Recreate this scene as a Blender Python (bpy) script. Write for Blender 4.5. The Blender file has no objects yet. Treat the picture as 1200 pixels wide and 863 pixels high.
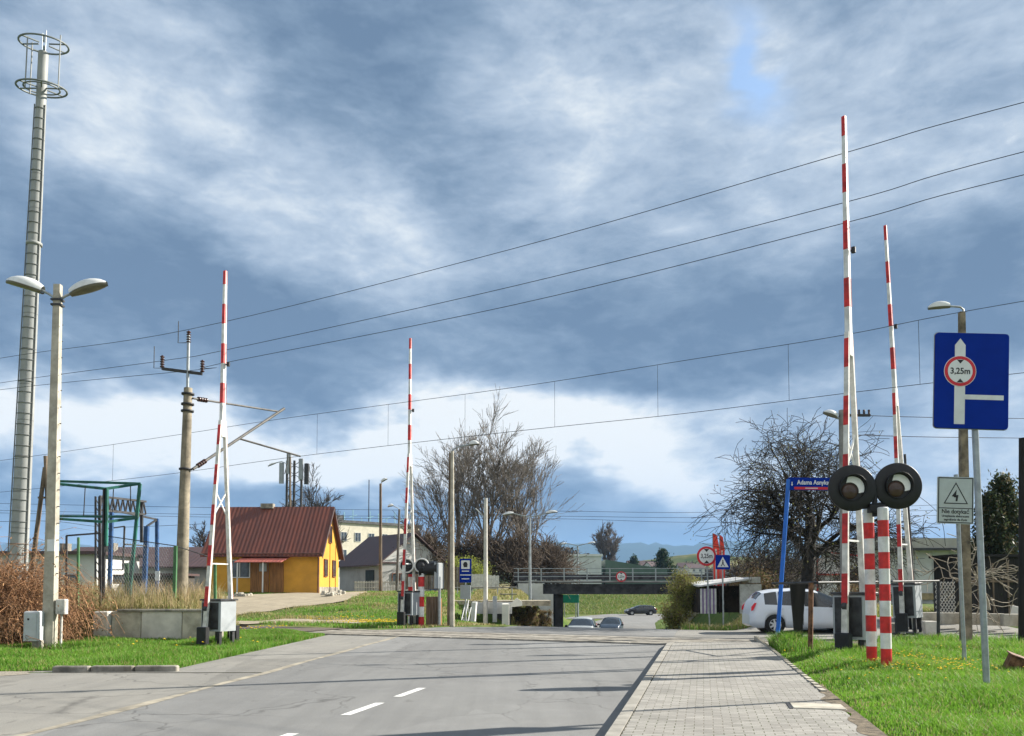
import bpy, math, random
import numpy as np
from mathutils import Vector, Matrix
PI = math.pi
R = math.radians
random.seed(7)
rng = np.random.default_rng(11)
scene = bpy.context.scene
COL = scene.collection

# ------------------------------------------------------------------ camera
EYE = 1.6
TH = R(3.0)
F = 950.0
HOR = 690.0
SH = (HOR - 431.5) / F - math.tan(TH)
cam_d = bpy.data.cameras.new('camera')
cam = bpy.data.objects.new('camera', cam_d)
COL.objects.link(cam)
cam.location = (0, 0, EYE)
cam.rotation_euler = (PI / 2 + TH, 0, 0)
cam_d.sensor_width = 36
cam_d.lens = F / 1200 * 36
cam_d.shift_y = SH * F / 1200
cam_d.clip_start = 0.1
cam_d.clip_end = 20000
scene.camera = cam

# ------------------------------------------------------------------ exposure
scene.view_settings.view_transform = 'Standard'
scene.view_settings.look = 'None'
scene.view_settings.gamma = 1
scene.view_settings.exposure = 1.28
scene.view_settings.use_curve_mapping = False

# ------------------------------------------------------------------ sun and sky
SUN = Vector((6.1, 2.2, 3.9)).normalized()
sd = bpy.data.lights.new('sun', 'SUN')
sd.energy = 5.0
sd.angle = R(0.5)
sd.color = (1.0, 0.94, 0.84)
so = bpy.data.objects.new('sun', sd)
COL.objects.link(so)
so.rotation_euler = SUN.to_track_quat('Z', 'Y').to_euler()
so.location = (0, 0, 60)


class NB:
    """tiny helper that writes node maths as expressions"""
    def __init__(self, nt):
        self.nt = nt

    def m(self, op, a, b=None, c=None, clamp=False):
        n = self.nt.nodes.new('ShaderNodeMath')
        n.operation = op
        n.use_clamp = clamp
        for i, v in enumerate((a, b, c)):
            if v is None:
                continue
            if isinstance(v, (int, float)):
                n.inputs[i].default_value = v
            else:
                self.nt.links.new(v, n.inputs[i])
        return n.outputs[0]

    def vec(self, x, y, z):
        n = self.nt.nodes.new('ShaderNodeCombineXYZ')
        for i, v in enumerate((x, y, z)):
            if isinstance(v, (int, float)):
                n.inputs[i].default_value = v
            else:
                self.nt.links.new(v, n.inputs[i])
        return n.outputs[0]

    def noise(self, vec, scale, detail=4, rough=0.5, dist=0.0):
        n = self.nt.nodes.new('ShaderNodeTexNoise')
        n.inputs['Scale'].default_value = scale
        n.inputs['Detail'].default_value = detail
        n.inputs['Roughness'].default_value = rough
        n.inputs['Distortion'].default_value = dist
        if vec is not None:
            self.nt.links.new(vec, n.inputs['Vector'])
        return n.outputs['Fac']

    def ramp(self, fac, stops):
        n = self.nt.nodes.new('ShaderNodeValToRGB')
        el = n.color_ramp.elements
        while len(el) < len(stops):
            el.new(0.5)
        for e, (p, c) in zip(el, stops):
            e.position = p
            e.color = (c, c, c, 1) if isinstance(c, (int, float)) else (c[0], c[1], c[2], 1)
        self.nt.links.new(fac, n.inputs[0])
        return n.outputs[0]

    def mix(self, fac, a, b, mode='MIX'):
        n = self.nt.nodes.new('ShaderNodeMix')
        n.data_type = 'RGBA'
        n.blend_type = mode
        for sock, v in ((n.inputs[0], fac), (n.inputs[6], a), (n.inputs[7], b)):
            if isinstance(v, (int, float)):
                sock.default_value = v
            elif isinstance(v, (tuple, list)):
                sock.default_value = (v[0], v[1], v[2], 1)
            else:
                self.nt.links.new(v, sock)
        return n.outputs[2]


world = bpy.data.worlds.new('World')
scene.world = world
world.use_nodes = True
nt = world.node_tree
nt.nodes.clear()
nb = NB(nt)
tc = nt.nodes.new('ShaderNodeTexCoord')
sep = nt.nodes.new('ShaderNodeSeparateXYZ')
nt.links.new(tc.outputs['Generated'], sep.inputs[0])
az = nb.m('ARCTAN2', sep.outputs[0], sep.outputs[1])
el = nb.m('ARCSINE', sep.outputs[2])
dvec = tc.outputs['Generated']
base_v = nb.vec(nb.m('MULTIPLY', sep.outputs[0], 1.0), nb.m('MULTIPLY', sep.outputs[1], 1.0), nb.m('MULTIPLY', sep.outputs[2], 2.3))
w1 = nb.noise(base_v, 2.6, 5, 0.55)
w2 = nb.noise(nb.vec(nb.m('ADD', sep.outputs[0], 7.3), sep.outputs[1], nb.m('MULTIPLY', sep.outputs[2], 2.0)), 2.9, 5, 0.55)
uu = nb.m('ADD', az, nb.m('MULTIPLY', nb.m('SUBTRACT', w1, 0.5), 0.42))
vv = nb.m('ADD', el, nb.m('MULTIPLY', nb.m('SUBTRACT', w2, 0.5), 0.30))


def px2ang(px, py):
    X = (px - 600) / F
    a = math.atan(X)
    return a, math.atan((HOR - py) / F * math.cos(a))


# soft light and dark areas of the cloud deck: centre, radii (in px of a 1200 wide view), tilt, strength
GA = [
    (300, 190, 190, 75, 22, 0.26), (620, 200, 210, 70, 0, 0.13), (820, 40, 170, 70, 10, 0.20),
    (590, 30, 130, 50, 30, 0.14), (960, 180, 160, 90, 0, 0.08), (110, 110, 90, 60, 30, 0.13), (60, 60, 60, 40, 0, 0.08),
    (1130, 40, 140, 60, 0, 0.06), (320, 60, 110, 50, 20, -0.09), (170, 300, 170, 70, 10, -0.13),
    (430, 350, 260, 60, -8, -0.15), (60, 390, 200, 45, 0, -0.17), (700, 330, 260, 50, 12, -0.10),
    (800, 430, 330, 40, -4, -0.17), (1110, 330, 120, 60, 0, -0.10), (540, 440, 200, 20, 0, -0.08),
    (180, 500, 460, 36, 0, 0.60), (560, 545, 260, 26, 0, 0.34), (760, 500, 210, 20, -6, 0.10),
    (1150, 560, 150, 30, 0, 0.25), (300, 560, 160, 20, 0, 0.18), (1060, 480, 160, 25, 0, 0.05),
    (60, 590, 250, 16, 0, -0.26), (470, 590, 90, 16, 0, -0.12), (800, 610, 240, 36, 0, -0.12),
    (500, 150, 60, 30, 30, -0.08), (880, 120, 100, 40, 30, -0.06),
]
B = nb.m('ADD', 0.33, nb.m('MULTIPLY', nb.m('SUBTRACT', nb.noise(base_v, 3.2, 7, 0.55, 0.25), 0.5), 0.75))
B = nb.m('ADD', B, nb.m('MULTIPLY', nb.m('SUBTRACT', nb.noise(base_v, 7.0, 8, 0.62, 0.35), 0.5), 0.62))
B = nb.m('ADD', B, nb.m('MULTIPLY', nb.m('SUBTRACT', nb.noise(base_v, 22.0, 7, 0.62, 0.4), 0.5), 0.30))
for (px, py, rx, ry, tilt, s) in GA:
    a0, e0 = px2ang(px, py)
    ca, sa = math.cos(R(-tilt)), math.sin(R(-tilt))
    du = nb.m('SUBTRACT', uu, a0)
    dv = nb.m('SUBTRACT', vv, e0)
    p = nb.m('ADD', nb.m('MULTIPLY', du, ca / (rx / F)), nb.m('MULTIPLY', dv, sa / (rx / F)))
    q = nb.m('ADD', nb.m('MULTIPLY', du, -sa / (ry / F)), nb.m('MULTIPLY', dv, ca / (ry / F)))
    r2 = nb.m('ADD', nb.m('MULTIPLY', p, p), nb.m('MULTIPLY', q, q))
    g = nb.m('EXPONENT', nb.m('MULTIPLY', r2, -0.7))
    B = nb.m('ADD', B, nb.m('MULTIPLY', g, s))
# extra brightness added to the unseen sky behind the viewer, lifts front-facing surfaces
B = nb.m('ADD', B, nb.m('MULTIPLY', nb.m('MAXIMUM', nb.m('MULTIPLY', sep.outputs[1], -1.0), 0.0), 0.75))
B = nb.m('ADD', nb.m('MULTIPLY', nb.m('SUBTRACT', B, 0.38), 1.6), 0.41)
cloud = nb.ramp(B, [(0.0, (0.062, 0.095, 0.146)), (0.22, (0.094, 0.133, 0.187)), (0.42, (0.142, 0.184, 0.240)),
                    (0.62, (0.207, 0.248, 0.300)), (0.80, (0.295, 0.325, 0.355)), (1.0, (0.40, 0.408, 0.405))])
# low distance band: rain-blue just above the horizon
band = nb.m('EXPONENT', nb.m('MULTIPLY', nb.m('POWER', nb.m('DIVIDE', nb.m('SUBTRACT', el, 0.045), 0.05), 2), -1.0))
east = nb.m('MULTIPLY', band, nb.m('SMOOTH_MIN', nb.m('MAXIMUM', nb.m('MULTIPLY', nb.m('ADD', az, 0.08), 4.0), 0.0), 1.0, 0.3))
cloud = nb.mix(nb.m('MULTIPLY', east, 0.60), cloud, (0.072, 0.125, 0.215))
bg_c = nt.nodes.new('ShaderNodeBackground')
nt.links.new(cloud, bg_c.inputs[0])
bg_c.inputs[1].default_value = 1.0
sky = nt.nodes.new('ShaderNodeTexSky')
sky.sky_type = 'NISHITA'
sky.sun_disc = False
sky.sun_elevation = math.asin(SUN.z)
sky.sun_rotation = math.atan2(SUN.x, SUN.y)
sky.air_density = 1.2
sky.dust_density = 0.6
bg_s = nt.nodes.new('ShaderNodeBackground')
nt.links.new(sky.outputs[0], bg_s.inputs[0])
bg_s.inputs[1].default_value = 0.085
# blue gaps between the clouds
a0, e0 = px2ang(893, 35)
gx = nb.m('DIVIDE', nb.m('SUBTRACT', nb.m('ADD', uu, nb.m('MULTIPLY', nb.m('SUBTRACT', el, e0), 0.4)), a0), 0.022)
gy = nb.m('DIVIDE', nb.m('SUBTRACT', vv, e0), 0.055)
gap = nb.m('EXPONENT', nb.m('MULTIPLY', nb.m('ADD', nb.m('MULTIPLY', gx, gx), nb.m('MULTIPLY', gy, gy)), -1.0))
gn = nb.noise(base_v, 16.0, 6, 0.6)
gap = nb.m('MULTIPLY', gap, nb.m('MULTIPLY', gn, 2.6), clamp=True)
mx = nt.nodes.new('ShaderNodeMixShader')
nt.links.new(gap, mx.inputs[0])
nt.links.new(bg_c.outputs[0], mx.inputs[1])
nt.links.new(bg_s.outputs[0], mx.inputs[2])
wo = nt.nodes.new('ShaderNodeOutputWorld')
nt.links.new(mx.outputs[0], wo.inputs[0])


# ------------------------------------------------------------------ helpers
def ray(px, py):
    X = (px - 600) / F
    Y = (431.5 - py) / F + SH
    return Vector((X, math.cos(TH) - Y * math.sin(TH), math.sin(TH) + Y * math.cos(TH)))


def W(px, py, D):
    """point seen at pixel (px, py) at distance D ahead of the viewpoint"""
    d = ray(px, py)
    d = d * (D / d.y)
    return Vector((d.x, d.y, d.z + EYE))


def onplane(px, py, c, k=-0.48):
    """point on the vertical plane y = c + k x"""
    d = ray(px, py)
    t = c / (d.y - k * d.x)
    return Vector((d.x * t, d.y * t, d.z * t + EYE))


def sm(x, a, b):
    t = np.clip((np.asarray(x, float) - a) / (b - a), 0, 1)
    return t * t * (3 - 2 * t)


def xc(y):
    return np.interp(y, [-20, 30, 45, 60, 72, 90, 110, 140], [-9.3, 2.5, 5.4, 7.6, 9.2, 12.2, 17.0, 33.0])


def rail_s(x, y):
    return (y - 27 + 0.48 * x) / 1.109


def xl(y):
    """left edge of the paved area"""
    return np.interp(y, [15.6, 16.2, 30.4, 32.3, 36, 40, 200], [-45, -6.7, -6.3, -4.4, -0.6, 0.6, 0.6])


def hbase(x, y):
    x = np.asarray(x, float)
    y = np.asarray(y, float)
    s = rail_s(x, y)
    c = xc(y)
    dl = c - x
    dr = x - c
    ins = (1 - sm(dl, 4.6, 8.2)) * (1 - sm(dr, 5.6, 8.6))
    low = -2.2 * sm(s, 5.5, 34)
    zl = 1.3 * sm(y, 36, 58) * sm(s, 4, 12)
    zr = 0.45 * sm(s, 6, 14) + 0.9 * np.exp(-((x - 10.5) / 2.6) ** 2 - ((y - 39) / 4.0) ** 2)
    out = zl + (zr - zl) * sm(x - c, -1.0, 1.0)
    z = ins * low + (1 - ins) * out
    b = sm(y, 80, 95) * sm(x, -20, -8)
    zf = -2.2 + 3.2 * sm(y, 126, 175)
    z = z * (1 - b) + zf * b
    pit = sm(x, -3.2, -2.9) * (1 - sm(x, 1.0, 1.3)) * sm(y, 39.6, 40.2) * (1 - sm(y, 47.2, 47.8))
    z = z * (1 - pit) - 2.2 * pit
    bank = sm(y, 24.9, 25.15) * (1 - sm(s, -3.0, -2.2)) * (1 - sm(x, -10.2, -9.5))
    z = z + 0.86 * bank + 0.25 * bank * sm(y, 25.4, 27)
    return z


def paved(x, y):
    """True inside the paved areas"""
    c = xc(y)
    L = np.where(y < 34, xl(y), np.where(y < 36, xl(y), c - 3.8))
    Rr = np.where(y < 25.2, 1.83 + 0.228 * y, np.where(y < 34, 18.0, c + 3.8))
    Rr = np.where((y >= 25.2) & (y < 34) & (rail_s(x, y) < 3.2) & (x > 1.9 + 0.228 * y), -99, Rr)
    p = (x > L) & (x < Rr) & (y < 132)
    p |= (y > 104) & (y < 126) & (x > 6) & (x < 90)
    return p


def hlawn(x, y):
    """terrain surface: sunk under paving, lawns slightly proud"""
    z = hbase(x, y)
    p = paved(x, y)
    nearr = sm(x - (1.83 + 0.228 * y), -0.1, 0.3) * (1 - sm(y, 24, 27)) * (1 - sm(rail_s(x, y), -2.6, -1.6))
    z = z + 0.09 * nearr * (~p)
    z = np.where(p, z - 0.12, z)
    sm_n = 0.02 * np.sin(x * 2.1 + 1.3 * np.sin(y * 1.7)) + 0.02 * np.sin(y * 2.7 + x * 0.6)
    return z + sm_n * (~p) * (1 - sm(y, 100, 140))


def gz(x, y):
    return float(hbase(x, y))


class MB:
    def __init__(self):
        self.v = []
        self.f = []
        self.m = []
        self.s = []
        self.mi = 0
        self.sm = False
        self.M = None

    def add(self, vs, fs, smooth=None, mi=None):
        b = len(self.v)
        if self.M is not None:
            vs = [self.M @ Vector(p) for p in vs]
        self.v += [tuple(p) for p in vs]
        self.f += [tuple(i + b for i in f) for f in fs]
        self.m += [self.mi if mi is None else mi] * len(fs)
        self.s += [self.sm if smooth is None else smooth] * len(fs)
        return self

    def box(self, c, d, rz=0, mi=None, taper=1.0):
        x, y, z = (q / 2 for q in d)
        ca, sa = math.cos(rz), math.sin(rz)
        vs = []
        for zz, t in ((-z, 1.0), (z, taper)):
            for xx, yy in ((-x, -y), (x, -y), (x, y), (-x, y)):
                xx *= t
                yy *= t
                vs.append((c[0] + xx * ca - yy * sa, c[1] + xx * sa + yy * ca, c[2] + zz))
        return self.add(vs, [(3, 2, 1, 0), (4, 5, 6, 7), (0, 1, 5, 4), (1, 2, 6, 5), (2, 3, 7, 6), (3, 0, 4, 7)], False, mi)

    def bbox(self, c, d, bev=0.02, rz=0, mi=None):
        """box with bevelled vertical and top edges"""
        x, y, z = (q / 2 for q in d)
        b = min(bev, x * .9, y * .9, z * .9)
        ca, sa = math.cos(rz), math.sin(rz)
        vs = []
        fs = []
        rings = [(-z, 0, b), (z - b, 0, b), (z, b, b)]
        for zz, ins, bb in rings:
            X, Y = x - ins, y - ins
            for xx, yy in ((-X + bb, -Y), (X - bb, -Y), (X, -Y + bb), (X, Y - bb), (X - bb, Y), (-X + bb, Y), (-X, Y - bb), (-X, -Y + bb)):
                vs.append((c[0] + xx * ca - yy * sa, c[1] + xx * sa + yy * ca, c[2] + zz))
        for r in range(2):
            for i in range(8):
                j = (i + 1) % 8
                fs.append((r * 8 + i, r * 8 + j, r * 8 + 8 + j, r * 8 + 8 + i))
        fs.append(tuple(range(7, -1, -1)))
        fs.append(tuple(range(16, 24)))
        return self.add(vs, fs, False, mi)

    def tube(self, pts, rad, n=8, cap=True, smooth=True, mi=None):
        pts = [Vector(p) for p in pts]
        if isinstance(rad, (int, float)):
            rad = [rad] * len(pts)
        vs = []
        fs = []
        t0 = (pts[1] - pts[0]).normalized()
        up = Vector((0, 0, 1)) if abs(t0.z) < 0.9 else Vector((1, 0, 0))
        u = t0.cross(up).normalized()
        for i, p in enumerate(pts):
            a = pts[max(i - 1, 0)]
            c = pts[min(i + 1, len(pts) - 1)]
            t = (c - a)
            t = t.normalized() if t.length > 1e-9 else t0
            u = (u - t * u.dot(t))
            u = u.normalized() if u.length > 1e-6 else t.orthogonal().normalized()
            w = t.cross(u)
            for k in range(n):
                an = 2 * PI * (k + 0.5) / n
                vs.append(p + (u * math.cos(an) + w * math.sin(an)) * rad[i])
        for i in range(len(pts) - 1):
            for k in range(n):
                k2 = (k + 1) % n
                fs.append((i * n + k, i * n + k2, (i + 1) * n + k2, (i + 1) * n + k))
        b = len(self.f)
        self.add(vs, fs, smooth, mi)
        if cap:
            self.add([vs[k] for k in range(n)], [tuple(range(n - 1, -1, -1))], False, mi)
            self.add([vs[-n + k] for k in range(n)], [tuple(range(n))], False, mi)
        return self

    def beam(self, p0, p1, w0, d0, w1=None, d1=None, side=(1, 0, 0), mi=None):
        """rectangular bar: width w along side, depth d across it"""
        p0, p1 = Vector(p0), Vector(p1)
        w1 = w0 if w1 is None else w1
        d1 = d0 if d1 is None else d1
        t = (p1 - p0).normalized()
        s = Vector(side)
        s = (s - t * s.dot(t)).normalized()
        o = t.cross(s)
        vs = []
        for p, w, d in ((p0, w0, d0), (p1, w1, d1)):
            for a, b in ((-1, -1), (1, -1), (1, 1), (-1, 1)):
                vs.append(p + s * (a * w / 2) + o * (b * d / 2))
        return self.add(vs, [(3, 2, 1, 0), (4, 5, 6, 7), (0, 1, 5, 4), (1, 2, 6, 5), (2, 3, 7, 6), (3, 0, 4, 7)], False, mi)

    def prism(self, poly, d0, d1, plane='xz', mi=None, smooth=False):
        """polygon given in a plane, extruded along the third axis from d0 to d1"""
        n = len(poly)

        def P(a, b, d):
            return {'xz': (a, d, b), 'yz': (d, a, b), 'xy': (a, b, d)}[plane]
        vs = [P(a, b, d0) for a, b in poly] + [P(a, b, d1) for a, b in poly]
        fs = [tuple(range(n)), tuple(range(2 * n - 1, n - 1, -1))]
        fs += [(i, n + i, n + (i + 1) % n, (i + 1) % n) for i in range(n)]
        return self.add(vs, fs, smooth, mi)

    def lathe(self, prof, c=(0, 0, 0), n=24, axis='z', mi=None, smooth=True, a0=0, a1=2 * PI):
        full = abs(a1 - a0 - 2 * PI) < 1e-6
        m = n if full else n + 1
        vs = []
        for r, h in prof:
            for k in range(m):
                a = a0 + (a1 - a0) * k / n
                x, y = r * math.cos(a), r * math.sin(a)
                p = {'z': (x, y, h), 'y': (x, h, y), 'x': (h, x, y)}[axis]
                vs.append((c[0] + p[0], c[1] + p[1], c[2] + p[2]))
        fs = []
        for i in range(len(prof) - 1):
            for k in range(n):
                k2 = (k + 1) % m
                fs.append((i * m + k, i * m + k2, (i + 1) * m + k2, (i + 1) * m + k))
        return self.add(vs, fs, smooth, mi)

    def build(self, name, mat, parent=None, loc=(0, 0, 0), rot=(0, 0, 0)):
        me = bpy.data.meshes.new(name)
        me.from_pydata(self.v, [], self.f)
        for mm in (mat if isinstance(mat, (list, tuple)) else [mat]):
            me.materials.append(mm)
        me.polygons.foreach_set('material_index', self.m)
        me.polygons.foreach_set('use_smooth', self.s)
        me.update()
        o = bpy.data.objects.new(name, me)
        COL.objects.link(o)
        o.location = loc
        o.rotation_euler = rot
        if parent is not None:
            o.parent = parent
        return o


def tag(o, label=None, cat=None, group=None, kind=None):
    if label:
        o['label'] = label
    if cat:
        o['category'] = cat
    if group:
        o['group'] = group
    if kind:
        o['kind'] = kind
    return o


def thing(name, label, cat, loc=(0, 0, 0), rz=0, group=None):
    o = bpy.data.objects.new(name, None)
    o.empty_display_size = 0.2
    COL.objects.link(o)
    o.location = loc
    o.rotation_euler = (0, 0, rz)
    return tag(o, label, cat, group)


def copy_tree(o, parent=None):
    c = o.copy()
    COL.objects.link(c)
    c.parent = parent
    for ch in [q for q in o.children]:
        copy_tree(ch, c)
    return c


def circ(cx, cy, r, n=24, a0=0, a1=2 * PI):
    full = abs(a1 - a0 - 2 * PI) < 1e-6
    return [(cx + r * math.cos(a0 + (a1 - a0) * i / (n if full else n - 1)), cy + r * math.sin(a0 + (a1 - a0) * i / (n if full else n - 1))) for i in range(n)]


def rrect(w, h, r, n=5, cx=0, cy=0):
    out = []
    for (sx, sy, a) in ((1, 1, 0), (-1, 1, 90), (-1, -1, 180), (1, -1, 270)):
        for i in range(n + 1):
            t = R(a + 90 * i / n)
            out.append((cx + sx * (w / 2 - r) + r * math.cos(t), cy + sy * (h / 2 - r) + r * math.sin(t)))
    return out


def text(s, size, mat, parent, loc, name='lettering', ext=0.002, xs=1.0, align='CENTER', rot=(PI / 2, 0, 0), bold=0.0):
    cu = bpy.data.curves.new(name, 'FONT')
    cu.body = s
    cu.size = size
    cu.align_x = align
    cu.align_y = 'CENTER'
    cu.extrude = ext
    cu.offset = bold
    cu.resolution_u = 4
    t = bpy.data.objects.new(name, cu)
    COL.objects.link(t)
    bpy.context.view_layer.update()
    me = bpy.data.meshes.new_from_object(t.evaluated_get(bpy.context.evaluated_depsgraph_get()))
    bpy.data.objects.remove(t)
    bpy.data.curves.remove(cu)
    me.materials.clear()
    me.materials.append(mat)
    o = bpy.data.objects.new(name, me)
    COL.objects.link(o)
    o.parent = parent
    o.location = loc
    o.rotation_euler = rot
    o.scale = (xs, 1, 1)
    return o


# ------------------------------------------------------------------ materials
MAT = {}


def mat(name, col, rough=0.7, var=0.12, scale=4.0, col2=None, metal=0.0, bump=0.0, bscale=None, dirt=0.0, spec=0.4, stretch=None, island=0.0):
    if name in MAT:
        return MAT[name]
    m = bpy.data.materials.new(name)
    m.use_nodes = True
    nt = m.node_tree
    p = nt.nodes['Principled BSDF']
    b = NB(nt)
    tcn = nt.nodes.new('ShaderNodeTexCoord')
    v = tcn.outputs['Object']
    if stretch:
        mp = nt.nodes.new('ShaderNodeMapping')
        mp.inputs['Scale'].default_value = stretch
        nt.links.new(v, mp.inputs[0])
        v = mp.outputs[0]
    n1 = b.noise(v, scale, 6, 0.6, 0.2)
    c2 = col2 if col2 else tuple(max(0, q * (1 - 2.2 * var)) for q in col)
    c1 = tuple(min(1, q * (1 + var)) for q in col)
    f = b.ramp(n1, [(0.36, 0.0), (0.66, 1.0)])
    c = b.mix(f, c1, c2)
    if dirt:
        n2 = b.noise(v, scale * 0.35, 8, 0.7, 0.8)
        c = b.mix(b.m('MULTIPLY', b.ramp(n2, [(0.48, 0.0), (0.7, 1.0)]), dirt), c, (0.09, 0.075, 0.055))
    if island:
        g = nt.nodes.new('ShaderNodeNewGeometry')
        c = b.mix(1.0, c, b.ramp(g.outputs['Random Per Island'], [(0.0, 1 - island), (1.0, 1 + island)]), 'MULTIPLY')
    nt.links.new(c, p.inputs['Base Color'])
    p.inputs['Roughness'].default_value = rough
    p.inputs['Metallic'].default_value = metal
    p.inputs['Specular IOR Level'].default_value = spec
    if bump:
        bn = nt.nodes.new('ShaderNodeBump')
        bn.inputs['Strength'].default_value = bump
        bn.inputs['Distance'].default_value = 0.02
        nt.links.new(b.noise(v, bscale or scale * 6, 5, 0.65), bn.inputs['Height'])
        nt.links.new(bn.outputs[0], p.inputs['Normal'])
    MAT[name] = m
    return m


white = mat('white_paint', (0.68, 0.68, 0.66), 0.5, 0.08, 5, dirt=0.35)
dwhite = mat('weathered_white_paint', (0.62, 0.61, 0.57), 0.6, 0.12, 5, dirt=0.35)
red = mat('red_paint', (0.56, 0.022, 0.02), 0.5, 0.18, 5, dirt=0.22)
dred = mat('old_red_paint', (0.50, 0.03, 0.03), 0.55, 0.2, 5)
orange = mat('faded_orange_red_paint', (0.62, 0.13, 0.03), 0.55, 0.2, 5)
black = mat('black_paint', (0.012, 0.012, 0.013), 0.5, 0.2, 5)
dark = mat('dark_metal', (0.035, 0.035, 0.037), 0.55, 0.3, 5)
concrete = mat('concrete', (0.42, 0.39, 0.32), 0.9, 0.15, 2.5, bump=0.3, dirt=0.35)
concrete_l = mat('pale_concrete', (0.55, 0.53, 0.48), 0.9, 0.12, 1.5, bump=0.2, dirt=0.25)
concrete_d = mat('old_concrete', (0.27, 0.25, 0.21), 0.95, 0.25, 2.5, bump=0.5, dirt=0.6)
galv = mat('galvanised_steel', (0.33, 0.36, 0.37), 0.42, 0.12, 6, metal=0.5, dirt=0.12)
grey = mat('grey_paint', (0.30, 0.32, 0.34), 0.5, 0.08, 3, dirt=0.15)
cabinet = mat('cabinet_grey', (0.33, 0.355, 0.37), 0.5, 0.06, 3, dirt=0.15)
blue = mat('sign_blue', (0.002, 0.024, 0.25), 0.6, 0.05, 3, spec=0.08)
post_blue = mat('post_blue', (0.01, 0.12, 0.50), 0.4, 0.1, 3)
old_blue = mat('old_blue_steel', (0.02, 0.07, 0.19), 0.6, 0.25, 3)
teal = mat('green_teal_steel', (0.015, 0.12, 0.09), 0.55, 0.25, 3, dirt=0.2)
green_post = mat('green_post_paint', (0.06, 0.17, 0.07), 0.6, 0.2, 3, dirt=0.3)
rust = mat('rusty_steel', (0.17, 0.085, 0.045), 0.85, 0.35, 8)
wood = mat('weathered_wood', (0.16, 0.12, 0.085), 0.9, 0.3, 6, stretch=(1, 1, 0.15), bump=0.4)
wood_d = mat('creosoted_wood', (0.015, 0.013, 0.011), 0.8, 0.3, 6, stretch=(1, 1, 0.15))
wire_m = mat('wire_metal', (0.02, 0.022, 0.026), 0.95, 0.1, 3)
bark = mat('bark_dark', (0.035, 0.03, 0.026), 0.95, 0.3, 5)
bark_b = mat('bark_brown', (0.13, 0.10, 0.078), 0.95, 0.25, 2)
twig_b = mat('twigs_brown', (0.20, 0.175, 0.15), 0.95, 0.25, 0.4)
glass = mat('dark_glass', (0.02, 0.025, 0.03), 0.08, 0.1, 2, spec=0.8)
tyre = mat('tyre_rubber', (0.015, 0.015, 0.015), 0.85, 0.1, 5)

# ------------------------------------------------------------------ ground materials
def ground_mat(name, builder, rough=0.9, spec=0.3):
    m = bpy.data.materials.new(name)
    m.use_nodes = True
    nt = m.node_tree
    p = nt.nodes['Principled BSDF']
    b = NB(nt)
    g = nt.nodes.new('ShaderNodeNewGeometry')
    c, h, dist = builder(nt, b, g.outputs['Position'])
    nt.links.new(c, p.inputs['Base Color'])
    p.inputs['Roughness'].default_value = rough
    p.inputs['Specular IOR Level'].default_value = spec
    if h is not None:
        bn = nt.nodes.new('ShaderNodeBump')
        bn.inputs['Strength'].default_value = 0.6
        bn.inputs['Distance'].default_value = dist
        nt.links.new(h, bn.inputs['Height'])
        nt.links.new(bn.outputs[0], p.inputs['Normal'])
    MAT[name] = m
    return m


def mapped(nt, v, scale=(1, 1, 1), rz=0.0):
    mp = nt.nodes.new('ShaderNodeMapping')
    mp.inputs['Scale'].default_value = scale
    mp.inputs['Rotation'].default_value = (0, 0, rz)
    nt.links.new(v, mp.inputs[0])
    return mp.outputs[0]


def asphalt_fn(base, pale):
    def fn(nt, b, P):
        n_big = b.noise(P, 0.35, 5, 0.6, 0.5)
        n_mid = b.noise(P, 2.2, 6, 0.65)
        n_fine = b.noise(P, 90, 3, 0.7)
        along = b.noise(mapped(nt, P, (2.6, 0.10, 1), R(13.4)), 1.0, 4, 0.6)
        c = b.mix(b.ramp(n_big, [(0.35, 0.0), (0.68, 1.0)]), base, pale)
        c = b.mix(b.m('MULTIPLY', b.ramp(along, [(0.42, 0.0), (0.66, 1.0)]), 0.35), c, tuple(q * 0.72 for q in base))
        c = b.mix(b.m('MULTIPLY', b.ramp(n_mid, [(0.5, 0.0), (0.75, 1.0)]), 0.3), c, tuple(q * 1.25 for q in pale))
        c = b.mix(1.0, c, b.ramp(n_fine, [(0.3, 0.55), (0.7, 1.36)]), 'MULTIPLY')
        # hairline cracks, only in places
        vo = nt.nodes.new('ShaderNodeTexVoronoi')
        vo.feature = 'DISTANCE_TO_EDGE'
        vo.inputs['Scale'].default_value = 0.55
        nt.links.new(b.mix(0.12, P, nt_noise_col(nt, P, 1.8)), vo.inputs['Vector'])
        cr = b.m('MULTIPLY', b.ramp(vo.outputs['Distance'], [(0.0, 1.0), (0.014, 0.0)]), b.ramp(b.noise(P, 0.23, 2), [(0.44, 0.0), (0.54, 1.0)]))
        c = b.mix(b.m('MULTIPLY', cr, 0.55), c, (0.05, 0.048, 0.045))
        v2 = nt.nodes.new('ShaderNodeTexVoronoi'); v2.inputs['Scale'].default_value = 0.33
        nt.links.new(b.mix(0.03, mapped(nt, P, (1, .45, 1), R(13.4)), nt_noise_col(nt, P, 2.0)), v2.inputs['Vector'])
        c = b.mix(1.0, c, b.ramp(v2.outputs['Color'], [(0.0, .82), (0.45, .97), (0.55, 1.0), (1.0, 1.10)]), 'MULTIPLY')
        st = b.ramp(b.noise(mapped(nt, P, (1.1, .5, 1), R(13.4)), 1.6, 3, .5, 1.2), [(0.66, 0.0), (0.74, 1.0)])
        c = b.mix(b.m('MULTIPLY', st, .38), c, (0.07, 0.068, 0.062))
        h = b.m('ADD', b.m('MULTIPLY', n_fine, 0.35), b.m('MULTIPLY', cr, -0.5))
        return c, h, 0.006
    return fn


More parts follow.
